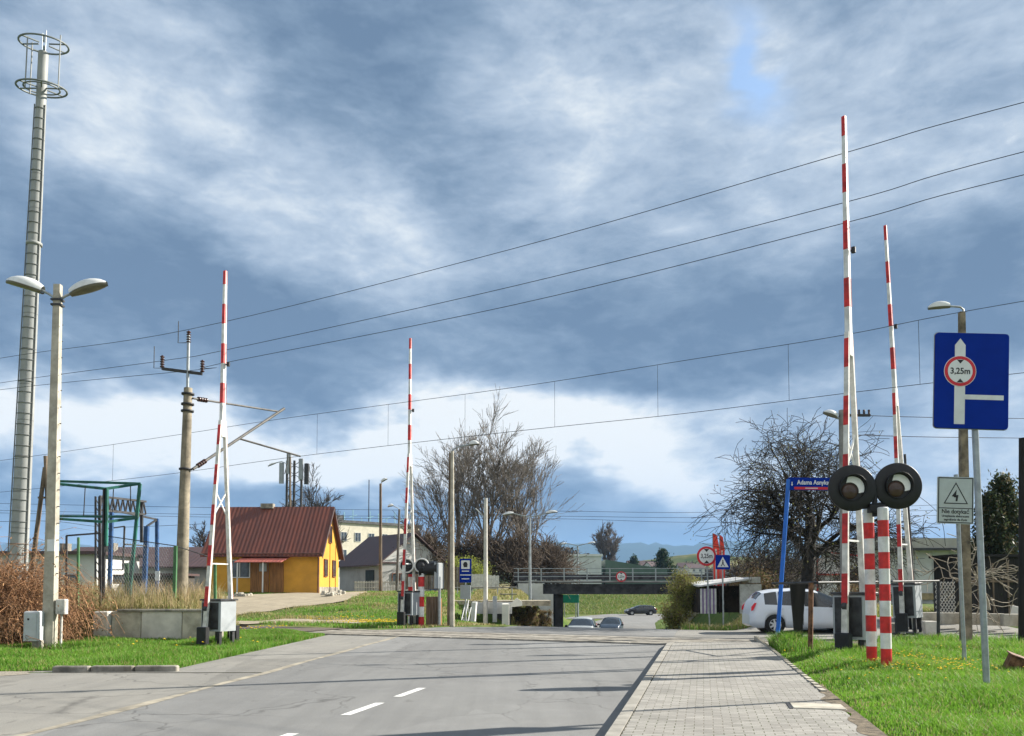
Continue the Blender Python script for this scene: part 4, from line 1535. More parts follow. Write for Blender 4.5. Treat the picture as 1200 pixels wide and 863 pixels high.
for k in range(9):
    u0, u1, u2 = k / 9, (k + .5) / 9, (k + 1) / 9
    A = W(117 + 54 * u0, 598 + 5 * u0, 31 + 2 * u0) - o0
    B_ = W(117 + 54 * u1, 582 + 6 * u1, 31 + 2 * u1) - o0
    C_ = W(117 + 54 * u2, 598 + 5 * u2, 31 + 2 * u2) - o0
    mb.tube([A, B_], .035, 4).tube([B_, C_], .035, 4)
for k in range(12):
    mb.tube([W(112, 585 + k * 9, 31.5) - o0, W(117, 593 + k * 9, 31) - o0], .02, 4)
mb.build('lattice', dark, t)
frame_thing('blue_gantry', 'blue steel gantry of tall posts linked by thin dark beams right of the green frame', 'gantry', [
    (128, 700, 33, 131, 598, 33), (169, 696, 35, 172, 617, 35, old_blue, .085), (184, 690, 36, 184, 608, 36), (131, 598, 33, 184, 609, 36, dark, .035), (172, 617, 35, 184, 609, 36, dark, .035),
    (125, 620, 33.5, 146, 617, 34, dark, .025), (146, 617, 34, 144, 668, 34, dark, .03), (125, 668, 33.5, 144, 668, 34, dark, .025), (147, 638, 34, 172, 640, 35, dark, .03)], 34, old_blue, .065)
t = thing('notice_plate', 'small white plate fixed on the right blue gantry post', 'plate', W(184.5, 675, 35.8))
MB().box((0, 0, 0), (.20, .04, .42)).build('plate', sign_white, t)
# wire mesh fence
t, o0 = frame_thing('metal_gate', 'thin black steel frame gate standing on the wall left of the green frame', 'gate', [
    (78, 714, 25.4, 78, 628, 25.4), (118, 714, 25.4, 118, 625, 25.4), (78, 628, 25.4, 118, 625, 25.4), (78, 712, 25.4, 118, 712, 25.4), (91, 712, 25.4, 92, 630, 25.4, green_post, .03)], 25.4, dark, .025)
t, o0 = frame_thing('mesh_fence', 'low wire mesh fence on green posts along the top of the bank', 'fence', [
    (204, 712, 26.5, 206, 640, 26.5, green_post, .05), (209, 708, 28.5, 210, 640, 28.5, green_post, .05), (252, 712, 27, 252, 660, 27, green_post, .04), (122, 628, 26.4, 206, 640, 26.5, dark, .012), (206, 640, 26.5, 252, 655, 27, dark, .012)], 27, green_post, .03)
mb = MB()
A0, A1 = W(122, 712, 26.4), W(206, 712, 26.5)
B0_, B1_ = W(122, 629, 26.4), W(206, 641, 26.5)
n_ = 26
for k in range(-12, n_):
    for d_ in (1, -1):
        pa, pb = None, None
        u0 = k / n_; u1 = (k + 13) / n_
        c0, c1 = max(0, u0), min(1, u1)
        if c0 >= c1:
            continue
        f0, f1 = (c0 - u0) / (u1 - u0), (c1 - u0) / (u1 - u0)
        lo = lambda u: A0.lerp(A1, u)
        hi = lambda u: B0_.lerp(B1_, u)
        if d_ == 1:
            pa = lo(c0).lerp(hi(c0), f0); pb = lo(c1).lerp(hi(c1), f1)
        else:
            pa = lo(c0).lerp(hi(c0), 1 - f0); pb = lo(c1).lerp(hi(c1), 1 - f1)
        mb.tube([pa - o0, pb - o0], .004, 3, cap=False)
mb.build('wire_mesh', galv, t)


# ------------------------------------------------------------------ houses
def wall_mat(name, c, **k):
    return mat(name, c, .85, .06, 1.2, dirt=k.get('dirt', .25), bump=.15, bscale=30)


def corrug_mat(name, c1, c2, freq, rough=.6, axis=0):
    m = bpy.data.materials.new(name)
    m.use_nodes = True
    nt = m.node_tree
    p = nt.nodes['Principled BSDF']
    b = NB(nt)
    tcn = nt.nodes.new('ShaderNodeTexCoord')
    s = nt.nodes.new('ShaderNodeSeparateXYZ')
    nt.links.new(tcn.outputs['Object'], s.inputs[0])
    w = b.m('SINE', b.m('MULTIPLY', s.outputs[axis], freq * 2 * PI))
    n = b.noise(mapped(nt, tcn.outputs['Object'], (1, .25, .25)), 1.6, 7, .65, .4)
    n2 = b.noise(tcn.outputs['Object'], .5, 4)
    c = b.mix(b.ramp(n, [(.35, 0), (.68, 1)]), c1, c2)
    c = b.mix(b.m('MULTIPLY', b.ramp(n2, [(.45, 0), (.7, 1)]), .4), c, tuple(q * .6 for q in c1))
    nt.links.new(c, p.inputs['Base Color'])
    p.inputs['Roughness'].default_value = rough
    bn = nt.nodes.new('ShaderNodeBump')
    bn.inputs['Strength'].default_value = .28
    bn.inputs['Distance'].default_value = .03
    nt.links.new(w, bn.inputs['Height'])
    nt.links.new(bn.outputs[0], p.inputs['Normal'])
    MAT[name] = m
    return m


roof_red = corrug_mat('rusty_red_sheet_roof', (.15, .040, .022), (.09, .028, .018), 3.5)
roof_brown = corrug_mat('brown_sheet_roof', (.075, .04, .038), (.055, .032, .030), 3.0)
roof_awn = corrug_mat('faded_red_sheet', (.36, .10, .075), (.28, .08, .06), 4)
yellow = wall_mat('yellow_plaster', (.58, .29, .035), dirt=.15)
white_wall = wall_mat('white_plaster', (.55, .55, .53))
grey_wall = wall_mat('grey_plaster', (.38, .38, .37))
cream = wall_mat('cream_plaster', (.62, .57, .46), dirt=.1)
wood_br = mat('brown_boards', (.27, .12, .035), .7, .2, 4, stretch=(3, 3, .3))
win_m = mat('window_glass', (.06, .075, .09), .12, .3, 1.5, spec=.7)
frame_w = mat('window_frame_white', (.62, .62, .60), .5, .05, 3)


def window(parent, x, y, z, w, h, frame=frame_w, nrm='-y', bars=1, pane=win_m):
    """window lying in a wall facing nrm, centre given"""
    f = MB()
    t_ = .06
    for (a, b2, c, d) in ((-w / 2, -h / 2, w / 2, -h / 2 + t_), (-w / 2, h / 2 - t_, w / 2, h / 2), (-w / 2, -h / 2 + t_, -w / 2 + t_, h / 2 - t_), (w / 2 - t_, -h / 2 + t_, w / 2, h / 2 - t_)):
        f.prism([(a, b2), (c, b2), (c, d), (a, d)], -.05, .02)
    for k in range(1, bars + 1):
        xx = -w / 2 + w * k / (bars + 1)
        f.prism([(xx - .025, -h / 2 + t_), (xx + .025, -h / 2 + t_), (xx + .025, h / 2 - t_), (xx - .025, h / 2 - t_)], -.045, .02)
    rot = {'-y': 0, '+x': PI / 2, '-x': -PI / 2}[nrm]
    fo = f.build('window', frame, parent, (x, y, z), (0, 0, rot))
    MB().prism([(-w / 2 + .03, -h / 2 + .03), (w / 2 - .03, -h / 2 + .03), (w / 2 - .03, h / 2 - .03), (-w / 2 + .03, h / 2 - .03)], -.015, .01).build('pane', pane, fo)
    return fo


def gable_walls(L, Dp, He, Hr, thick=.0):
    """closed gable body: ridge along x, origin at front-left corner (x 0..L, y 0..Dp)"""
    mb = MB()
    vs = []
    for x in (0, L):
        vs += [(x, 0, -.6), (x, Dp, -.6), (x, Dp, He), (x, Dp / 2, Hr), (x, 0, He)]
    mb.add(vs, [(0, 4, 3, 2, 1), (5, 6, 7, 8, 9), (0, 5, 9, 4), (1, 2, 7, 6), (4, 9, 8, 3), (2, 3, 8, 7)])
    return mb


def gable_roof(L, Dp, He, Hr, ov=.4, th=.08, ox=.35):
    mb = MB()
    sl = (Hr - He) / (Dp / 2)
    for (ya, yb) in ((-ov, Dp / 2), (Dp + ov, Dp / 2)):
        za = He - sl * ov + .05
        zb = Hr + .05
        mb.add([(-ox, ya, za), (L + ox, ya, za), (L + ox, yb, zb), (-ox, yb, zb), (-ox, ya, za + th), (L + ox, ya, za + th), (L + ox, yb, zb + th), (-ox, yb, zb + th)],
               [(0, 3, 2, 1), (4, 5, 6, 7), (0, 1, 5, 4), (1, 2, 6, 5), (3, 0, 4, 7)])
    return mb


# yellow house: front wall corner at right px 373/695
D = 56
pr = W(374, 694, D)
ry = R(-2)
L = 7.9
t = thing('yellow_house', 'yellow plastered house with a rusty red steep roof left of the crossing', 'house', (pr.x - L * math.cos(ry), D - L * math.sin(ry), pr.z - .05), ry)
He, Hr, Dp = 2.95, 6.1, 5.3
gable_walls(L, Dp, He, Hr).build('wall', yellow, t)
rf = gable_roof(L, Dp, He, Hr, .45, .08, .30).build('roof', roof_red, t)
MB().box((L * .42, Dp / 2, Hr + .18), (.9, .5, .35)).build('chimney', concrete_d, rf)
mb = MB()
sl = (Hr - He) / (Dp / 2)
for (ya, yb) in ((-.45, Dp / 2), (Dp + .45, Dp / 2)):
    mb.beam((L + .325, ya, He - sl * .45), (L + .325, yb, Hr), .03, .2, side=(1, 0, 0))
mb.build('barge_board', roof_brown, t)
MB().tube([(-.3, -.52, He - .27), (L + .3, -.52, He - .27)], .06, 8).tube([(L - .05, -.5, He - .3), (L - .06, -.08, He - .6), (L - .06, -.08, 0)], .045, 8).build('gutter', mat('gutter_brown', (.12, .05, .035), .6, .2, 3), t)
window(t, 2.35, -.03, 1.65, 1.45, 1.25, bars=1)
MB().box((3.75, -.03, 1.05), (1.3, .07, 2.25)).build('timber_cladding', wood_br, t)
door = MB().box((4.95, -.05, 1.02), (.95, .06, 2.05)).build('door', wood_br, t)
MB().box((4.0, -.12, 1.75), (.5, .12, .55)).build('meter_box', cabinet, t)
mb = MB()
mb.add([(2.6, -.02, 2.45), (5.9, -.02, 2.45), (5.6, -1.25, 2.05), (2.4, -1.25, 2.05), (2.6, -.02, 2.50), (5.9, -.02, 2.50), (5.6, -1.25, 2.10), (2.4, -1.25, 2.10)], [(0, 1, 2, 3), (7, 6, 5, 4), (3, 2, 6, 7), (0, 3, 7, 4), (2, 1, 5, 6)])
cn = mb.build('porch_canopy', roof_awn, t)
for xx in (2.6, 4.35):
    MB().box((xx, -1.15, 1.05), (.08, .08, 2.05)).build('canopy_post', frame_w, cn)
MB().box((L + .0, Dp * .5, .15), (.02, Dp - .1, .5)).build('plinth', concrete_d, t)
brn = mat('window_frame_brown', (.16, .06, .025), .6, .2, 3)
window(t, L + .04, 1.5, 1.75, .85, 1.25, brn, '+x', 1)
window(t, L + .04, 3.8, 1.75, .85, 1.25, brn, '+x', 1)
window(t, L + .04, 2.65, 4.2, .80, 1.25, brn, '+x', 1)
# clutter of stones in front
for i, (px, D_) in enumerate(((281, 52), (289, 52.5), (383, 53), (392, 53), (398, 54), (388, 52))):
    b_ = base(px, D_)
    mb = MB()
    for k in range(7):
        mb.bbox((random.uniform(-.35, .35), random.uniform(-.2, .2), random.uniform(.05, .22)), (random.uniform(.15, .3), random.uniform(.15, .3), random.uniform(.12, .25)), .05, rz=random.uniform(0, 3))
    o = mb.build('rubble', concrete, None, b_)
    tag(o, ['first', 'second', 'third', 'fourth', 'fifth', 'sixth'][i] + ' heap of pale rubble from the left along the yellow house', 'rubble', 'heaps of rubble by the yellow house')

# grey and white gabled shed with brown roof, right of the yellow house
D = 74
pr = W(404, 691, D)
t = thing('gabled_cottage', 'pale grey cottage with dark brown roof and white gable, right of the yellow house', 'house', (pr.x, D, pr.z - .1), R(38))
Lh, Dp, He, Hr = 7.6, 6.4, 2.7, 5.2
# gable faces right-front: ridge along local x
t.rotation_euler.z = R(-52)
pr2 = W(430, 691, 70)
t.location = (W(398, 690, 75).x, 75, 1.15)
gable_walls(Lh, Dp, He, Hr).build('wall', grey_wall, t)
gable_roof(Lh, Dp, He, Hr, .5, .12, .5).build('roof', roof_brown, t)
MB().prism([(.06, He + .05), (Dp - .06, He + .05), (Dp / 2, Hr - .05)], Lh + .002, Lh + .05, 'yz').build('gable_panel', white_wall, t)
MB().box((Lh + .05, Dp / 2, He - .02), (.09, Dp + .3, .14)).build('gable_band', roof_brown, t)
window(t, Lh + .04, 2.3, 1.35, 2.3, .85, brn, '+x', 2)
MB().box((Lh + .06, 5.55, 1.25), (.1, 1.2, 2.4)).build('blue_panel', mat('blue_sheet', (.015, .09, .33), .6, .15, 3), t)
MB().box((5.9, -.04, 1.0), (1.5, .08, 2.1)).build('door', mat('dark_green_door', (.02, .03, .03), .6, .2, 3), t)

# cream office block far behind
D = 150
a = W(388, 655, D); b2 = W(474, 655, D + 50)
t = thing('office_building', 'long cream flat roofed office building behind the brown roofed cottage', 'building', (W(392, 690, D).x, D, 1.0), math.atan2(52, 22) * .62)
hh = W(0, 612, D).z - 1.0
L = 19
MB().box((L / 2, 6, hh / 2), (L, 12, hh)).build('wall', cream, t)
MB().box((L / 2, 6, hh + .2), (L + .6, 12.6, .5)).build('parapet', mat('roof_edge_dark', (.10, .10, .10), .8, .2, 2), t)
for r_ in range(3):
    for k in range(6):
        window(t, 1.8 + k * 3.0, -.04, hh - 2.6 - r_ * 3.3, 1.3, 1.7, frame_w, '-y', 1)
pbm = mat('pale_blue_metal', (.25, .45, .52), .5, .1, 2)
for k in range(9):
    mb = MB()
    x_ = 3 + k * 1.9
    mb.beam((x_, 2, hh + .4), (x_, 2, hh + 2.2 + .8 * math.sin(k * 2.3)), .12, .12)
    if k % 2:
        mb.beam((x_ - .8, 2, hh + 1.3), (x_ + .9, 2, hh + 1.8), .1, .1, side=(0, 1, 0))
    mb.build('sign_strut', pbm, t)
MB().tube([(9, 3, hh), (9, 3, hh + 9)], .1, 6).build('aerial', dark, t)
MB().box((1.5, 4, hh + .9), (3, 4, 1.3)).build('roof_hut', mat('hut_dark', (.12, .12, .12), .8, .2, 2), t)

# long low buildings on the left
D = 62
t = thing('low_shed', 'long low shed with a dark reddish brown roof left of the yellow house', 'building', (W(60, 690, D).x, D, .9), 0)
L = W(256, 690, D).x - W(60, 690, D).x + 2
zt = W(0, 640, D).z - .9
ze = W(0, 664, D).z - .9
gable_walls(L, 9, ze, zt).build('wall', grey_wall, t)
gable_roof(L, 9, ze, zt, .5, .1, .4).build('roof', roof_brown, t)
MB().box((2.8, 3.5, zt), (.7, .7, .8)).build('chimney', concrete_d, t)
D = 52
t = thing('white_shed', 'low white walled shed with a thin dark flat roof behind the green frame', 'building', (W(-10, 690, D).x, D, .9), 0)
L = W(112, 690, D).x - W(-10, 690, D).x
zt = W(0, 650, D).z - .9
MB().box((L / 2, 3, zt / 2 - .2), (L, 6, zt + .4)).build('wall', white_wall, t)
MB().box((L / 2, 2.9, zt + .1), (L + .8, 6.8, .2)).build('roof', roof_brown, t)
for k in range(3):
    window(t, 2 + k * 3.1, -.03, 1.3, .8, .6, brn, '-y', 0)
MB().box((L * .62, 1, zt + .45), (.5, .5, .6)).build('chimney', concrete_d, t)
t = thing('garden_hut', 'small dark garden hut between the low shed and the yellow house', 'hut', (W(190, 690, 45).x, 45, gz(-17, 45)))
MB().box((0, 0, 1.0), (2.8, 2.0, 2.0)).build('wall', mat('dark_boards', (.05, .045, .04), .8, .3, 3, stretch=(4, 4, .3)), t)
MB().box((0, 0, 2.05), (3.2, 2.4, .12)).build('roof', roof_brown, t)

# ------------------------------------------------------------------ bridge and underpass
D = 71.5
yb = 71.5
xl_, xr_ = W(602, 690, D).x, 19.0
t = thing('road_bridge', 'low dark girder bridge over the road with grey railings', 'bridge', (0, yb, 0))
zt = W(0, 681, D).z
zb = W(0, 697, D).z
gird = mat('dark_girder', (.045, .045, .05), .8, .3, 2)
deck = mat('deck_edge', (.30, .30, .30), .8, .1, 1.5, dirt=.2)
x0 = W(636, 690, D).x
MB().box(((x0 + xr_) / 2, 0, (zt + zb) / 2 - .12), (xr_ - x0, .5, zt - zb - .3)).box(((x0 + xr_) / 2, 6, (zt + zb) / 2 - .12), (xr_ - x0, .5, zt - zb - .3)).box(((x0 + xr_) / 2, 3, (zt + zb) / 2 + .1), (xr_ - x0 - .02, 5.4, .3)).build('girder', gird, t)
MB().box(((xl_ + xr_) / 2, 3, zt - .06), (xr_ - xl_, 7.2, .14)).build('deck', deck, t)
mb = MB()
for k in range(10):
    x_ = xl_ + .4 + k * (xr_ - xl_ - .8) / 9
    mb.box((x_, -.5, zt + .55), (.10, .10, 1.15))
mb.build('railing_post', galv, t)
for zz in (1.08, .72, .38):
    MB().box(((xl_ + xr_) / 2, -.5 + .002, zt + zz), (xr_ - xl_, .06 + .002 * zz, .055)).build('railing_bar', galv, t)
MB().box(((xl_ + xr_) / 2, .9, zt + .35), (xr_ - xl_, .12, .46)).build('guard_rail', gird, t)
MB().box(((xl_ + xr_) / 2, 5.8, zt + .55), (xr_ - xl_, .05, .06)).build('far_railing_bar', galv, t)
ab = MB()
xa0, xa1 = W(607, 690, D).x, W(648, 690, D).x
ab.prism([(xa0, -2.6), (xa1, -2.6), (xa1, zb + .05), (xa1 - .9, zb + .05), (xa1 - .9, zt - .22), (xa0, zt - .22)], -.6, 6.4)
ab.build('abutment', white_wall, t)
MB().box((W(655, 690, D).x, 3, (-2.4 + zb) / 2), (.75, 6.0, zb + 2.4)).build('pier', mat('black_pier', (.03, .03, .03), .9, .2, 2), t)
MB().box((xr_ - 1, 3, -.6), (3, 7, 3.4)).build('abutment', concrete, t)

# stairs and parapets of the pedestrian subway in front of it
D = 45
t = thing('subway_entrance', 'white rendered concrete entrance walls of the pedestrian subway past the tracks', 'subway entrance', (W(575, 690, D).x, D, -1.3))


def lx(px, dd=0):
    return W(px, 690, D + dd).x - t.location.x


def lz(py, dd=0):
    return W(600, py, D + dd).z - t.location.z


MB().prism([(lx(548), -1.2), (lx(553), -1.2), (lx(558), lz(706)), (lx(553), lz(706))], -.2, 2.0).build('side_wall', white_wall, t)
MB().box((lx(592.5), .5, (lz(708) - 1.2) / 2), (.38, 2.6, lz(708) + 1.2)).build('pier', mat('white_render', (.66, .64, .58), .85, .05, 2, dirt=.2), t)
MB().box(((lx(553) + lx(600)) / 2, 2.4, lz(714)), (lx(600) - lx(553), .3, .66)).build('lintel', mat('pale_band', (.45, .46, .47), .8, .1, 2), t)
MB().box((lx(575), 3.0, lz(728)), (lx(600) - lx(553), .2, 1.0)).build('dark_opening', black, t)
MB().box((lx(579), 2.0, lz(715)), (.25, .2, 1.5)).build('column', grey, t)
MB().prism([(lx(597), lz(709)), (lx(606), lz(701)), (lx(612), lz(706)), (lx(612), lz(709) - .06), (lx(597), lz(709) - .15)], .2, 1.0).build('capping', mat('white_render', (.66, .64, .58)), t)
MB().box((lx(585), 4.5, lz(703) - .25), (6, 3.2, .3)).build('upper_landing', mat('sandy_stone', (.36, .32, .24), .9, .2, 3, dirt=.3), t)
t = thing('stair_railing', 'pale steel stair railing slanting beside the subway entrance', 'railing', base(540, 41.5))
o = t.location.copy()
for (a0_, a1_) in (((539, 735), (547, 699)), ((543, 735), (549, 704)), ((546, 738), (552, 712))):
    MB().tube([W(*a0_, 41.5) - o, W(*a1_, 43.5) - o], .03, 6).build('rail', mat('pale_steel', (.42, .43, .43), .5, .1, 3), t)
for u in (0, .33, .66, 1):
    p_ = W(540, 735, 41.5).lerp(W(548, 701, 43.5), u)
    MB().tube([p_ - o, p_ - o - Vector((-.1, 0, 1.2))], .022, 6).build('baluster', mat('pale_steel', (.42, .43, .43)), t)
D = 55
t = thing('pedestrian_railing', 'thin horizontal pipe railing between the blue information sign and the bridge', 'railing', W(540, 694, D))
o = t.location.copy()
for py in (689, 697):
    MB().tube([W(533, py, D) - o, W(606, py - .5, D) - o], .04, 6).build('rail', mat('railing_dull', (.25, .23, .20), .7, .2, 3), t)
for px in (536, 553, 571, 583, 600):
    MB().tube([W(px, 688, D) - o, W(px, 705, D) - o], .035, 6).build('post', galv, t)
# wooden planter / box and timber posts at the far left lights
t = thing('timber_box', 'tall brown timber screen box at the foot of the far signal pole', 'box', base(508.5, 35))
mb = MB()
for k in range(6):
    mb.bbox((-.27 + k * .108, -.12, .62), (.10, .03, 1.28), .008)
    mb.bbox((-.27 + k * .108, .28, .62), (.10, .03, 1.24), .008)
mb.build('board', wood, t)
MB().box((0, .08, .60), (.64, .34, 1.16)).build('core', wood_br, t)

# fences between
D = 66
t = thing('plank_fence', 'brown vertical plank fence below the big bare trees', 'fence', W(482, 690, D))
o = t.location.copy()
for k in range(34):
    px = 476 + k * 2.0
    a_ = W(px, 691, D) - o; h_ = W(px, 665 + random.uniform(-.6, .6), D) - o
    MB().box((a_.x, 0, (a_.z + h_.z) / 2), (.125, .03, h_.z - a_.z)).build('plank', wood if k % 5 else concrete_d, t)
D = 64
t = thing('white_board_fence', 'whitewashed board fence right of the blue information sign', 'fence', W(556, 690, D))
o = t.location.copy()
for k in range(15):
    px = 553 + k * 2.2
    a_ = W(px, 690, D) - o; h_ = W(px, 673 + .12 * k + random.uniform(-.7, .7), D) - o
    MB().box((a_.x, 0, (a_.z + h_.z) / 2), (.14, .03, h_.z - a_.z)).build('plank', dwhite, t)
D = 66
t = thing('picket_fence', 'grey picket fence in front of the cottage with the brown roof', 'fence', W(415, 690, D))
o = t.location.copy()
for k in range(34):
    px = 416 + k * 1.9
    a_ = W(px, 693, D) - o; h_ = W(px, 681 + random.uniform(-.4, .4), D) - o
    MB().box((a_.x, 0, (a_.z + h_.z) / 2), (.07, .03, h_.z - a_.z)).build('picket', concrete_l, t)
for py in (683, 689):
    MB().beam(W(415, py, D + .05) - o, W(481, py, D + .05) - o, .05, .05, side=(0, 1, 0)).build('rail', concrete_l, t)

# big box buildings beyond the bridge
D = 210
t = thing('warehouse', 'large white grey box warehouse beyond the bridge railing', 'building', (W(640, 690, D).x, D, 0))
x1 = W(705, 690, D).x - t.location.x
zt = W(0, 652, D).z
MB().box((x1 / 2 - 4, 12, zt / 2), (x1 + 8, 24, zt)).build('wall', corrug_mat('pale_cladding', (.50, .52, .52), (.44, .46, .46), .5), t)
MB().box((x1 / 2 - 4, 12, zt + .25), (x1 + 8.6, 24.6, .6)).build('roof_edge', mat('pale_edge', (.55, .56, .55), .7, .05, 1), t)
MB().box((x1 + .25, 6, zt * .45), (.6, 8, zt * .6)).build('door', mat('dark_green_gate', (.02, .05, .04), .7, .2, 1), t)
t = thing('green_hall', 'long dark green hall with a sloping roof behind the round sign on the bridge', 'building', (W(706, 690, 215).x, 215, 0))
x1 = W(782, 690, 215).x - t.location.x
zt = W(0, 656, 215).z
mb = MB()
mb.add([(0.8, 0, 0), (x1, 0, 0), (x1, 20, 0), (.8, 20, 0), (.8, 0, zt), (x1, 0, zt * .72), (x1, 20, zt * .72), (.8, 20, zt)], [(0, 1, 5, 4), (1, 2, 6, 5), (2, 3, 7, 6), (3, 0, 4, 7), (4, 5, 6, 7)])
mb.build('wall', corrug_mat('green_cladding', (.045, .085, .06), (.06, .10, .075), .4), t)
D = 190
t = thing('white_vans_row', 'low white roadside wall on top of the green slope beyond the underpass', 'wall', (W(700, 690, 172).x, 172, gz(18, 172)))
for (pa, pb_) in ((702, 733), (737, 755), (757, 776)):
    a_ = W(pa, 690, 172).x - t.location.x; b3 = W(pb_, 690, 172).x - t.location.x
    MB().bbox(((a_ + b3) / 2, 0, .3), (b3 - a_, .5, .75), .05).build('wall_section', concrete_l, t)

# distant houses on the hill foot
for i, (px, D_, w_, h_) in enumerate(((738, 420, 9, 6.5), (752, 430, 8, 6.5), (764, 410, 9, 5.5), (796, 440, 8, 6), (808, 430, 9, 5), (880, 330, 14, 6), (900, 340, 12, 6.5), (920, 330, 10, 6))):
    b_ = W(px, 690, D_)
    z0 = float(hbase(b_.x, D_)) 
    t = thing('distant_house', ['small pale house left of the dark pointed spruce', 'small grey house just left of the tall dark spruce', 'small house in front of the tall dark spruce', 'small house at the foot of the brown hill', 'small low house right of the brown hill foot', 'long pale house behind the striped shack roof', 'pale house just left of the leaning blue street name post', 'pale house behind the blue street name post'][i], 'house', (b_.x, D_, z0 + (8.5 if i < 5 else 2.0)), R([10, -20, 30, 0, 15, 5, -10, 20][i]), 'distant houses at the foot of the hills')
    gable_walls(w_, 7, h_ * .6, h_).build('wall', white_wall if i % 2 == 0 else grey_wall, t)
    gable_roof(w_, 7, h_ * .6, h_, .4, .2, .4).build('roof', roof_brown, t)
    for k in range(2):
        window(t, w_ * (.3 + .4 * k), -.04, h_ * .35, 1.2, 1.3)

# right side: low grey hall, red building, kiosk, slab wall
D = 62
t = thing('grey_hall', 'long low pale grey panelled hall with a flat ribbed roof on the right', 'building', (W(1010, 690, D).x, D, .4))
x1 = W(1135, 690, D).x - t.location.x
zt = W(0, 645, D).z - .4
wm = MB()
npn = 6
for k in range(npn):
    MB().box((x1 * (k + .5) / npn, 4, zt / 2), (x1 / npn - .04, 8, zt)).build('wall_panel', wall_mat('hall_panel', (.47, .48, .47)), t)
MB().box((x1 / 2, 3.7, zt + .45), (x1 + .8, 9.2, .85)).build('roof', corrug_mat('ribbed_roof', (.36, .35, .31), (.28, .27, .24), 1.2), t)
MB().box((x1 / 2, -.95, zt + .03), (x1 + .8, .12, .18)).build('eaves', dark, t)
MB().box((x1 / 2, -.12, .6), (x1, .1, .5)).build('low_band', mat('ochre_band', (.30, .24, .13), .9, .2, 2), t)
D = 58
t = thing('red_roofed_kiosk', 'white building with red steel framing behind the big bare tree', 'building', (W(958, 690, D).x, D, .4), R(-20))
MB().box((1.7, 2, 1.7), (3.6, 4, 3.4)).build('wall', white_wall, t)
mb = MB()
for (a_, b3) in (((0, 0), (0, 3.9)), ((3.5, 0), (3.5, 3.4)), ((0, 3.9), (3.5, 3.4)), ((0, 2.2), (3.5, 2.2)), ((1.6, 0), (1.6, 3.6))):
    mb.beam((a_[0], -.1, a_[1]), (b3[0], -.1, b3[1]), .16, .12, side=(0, 1, 0))
mb.build('red_frame', dred, t)
window(t, 2.5, -.03, 1.5, 1.2, 1.2)

t = thing('slab_wall', 'low grey concrete slab wall along the far side of the right lawn', 'wall', W(1078, 728, 30))
o = t.location.copy(); o.z = .1; t.location = o
for k in range(6):
    a_ = W(1078 + k * 24, 728, 30 - k * .5).x - o.x
    MB().bbox((a_ + .38, -k * .5, .42), (.76, .25, .42), .02).build('slab', concrete, t)
t = thing('concrete_block', 'pale concrete block beside the machine box of the far right barrier', 'block', base(1087, 27.0))
MB().bbox((0, 0, .25), (.45, .4, .55), .02).build('block', concrete_l, t)
MB().bbox((-1.05, .3, .2), (.7, .4, .5), .02).build('block', concrete, t)
t = thing('paving_slab_stack', 'pale flat slab leaning low in the dark scrap yard at the right', 'slab', base(1186, 29))
MB().bbox((0, 0, .55), (.30, .10, .55), .02).build('slab', concrete_l, t)
t.rotation_euler = (R(-12), R(14), 0)
# lattice gate and dark yard behind
t = thing('lattice_gate', 'dark wooden lattice gate behind the right hand posts', 'gate', base(1108, 31))
o = t.location
za = W(0, 682, 31).z - o.z; zc_ = W(0, 718, 31).z - o.z
xa_, xb_ = W(1096, 690, 31).x - o.x, W(1119, 690, 31).x - o.x
mb = MB()
for k in range(-6, 7):
    w_ = xb_ - xa_; h_ = za - zc_
    for d_ in (1, -1):
        u0 = k / 6
        c0 = max(0, u0); c1 = min(1, u0 + 1)
        if c1 <= c0:
            continue
        f0, f1 = c0 - u0, c1 - u0
        if d_ < 0:
            f0, f1 = 1 - f0, 1 - f1
        mb.beam((xa_ + w_ * c0, 0, zc_ + h_ * f0), (xa_ + w_ * c1, 0, zc_ + h_ * f1), .03, .02, side=(0, 1, 0))
mb.build('lattice', concrete_l, t)
MB().box(((xa_ + xb_) / 2, .12, (za + zc_) / 2), (xb_ - xa_, .04, za - zc_)).build('back_board', dark, t)
for k, (px, D_, w_, h_, lab) in enumerate(((1150, 33, 3.0, 2.4, 'dark timber shed side in the scrap yard behind the large blue board post'), (1183, 33.5, 2.2, 1.8, 'lower black shed at the right edge behind the tarred pole'))):
    t = thing('dark_shed', lab, 'shed', base(px, D_))
    MB().box((0, 0, h_ / 2), (w_, 1.6, h_)).build('wall', mat('black_boards', (.022, .02, .018), .9, .3, 3, stretch=(5, 5, .3)), t)
    MB().box((0, -.05, h_ + .06), (w_ + .3, 1.9, .1)).build('roof', wood_d, t)
    mb = MB()
    for q in range(5):
        mb.box((-w_ / 2 + w_ * (q + .5) / 5, -.82, h_ * .45), (.06, .04, h_ * .9))
    mb.box((0, -.84, h_ * .6), (w_, .03, .08))
    mb.build('batten', wood, t)
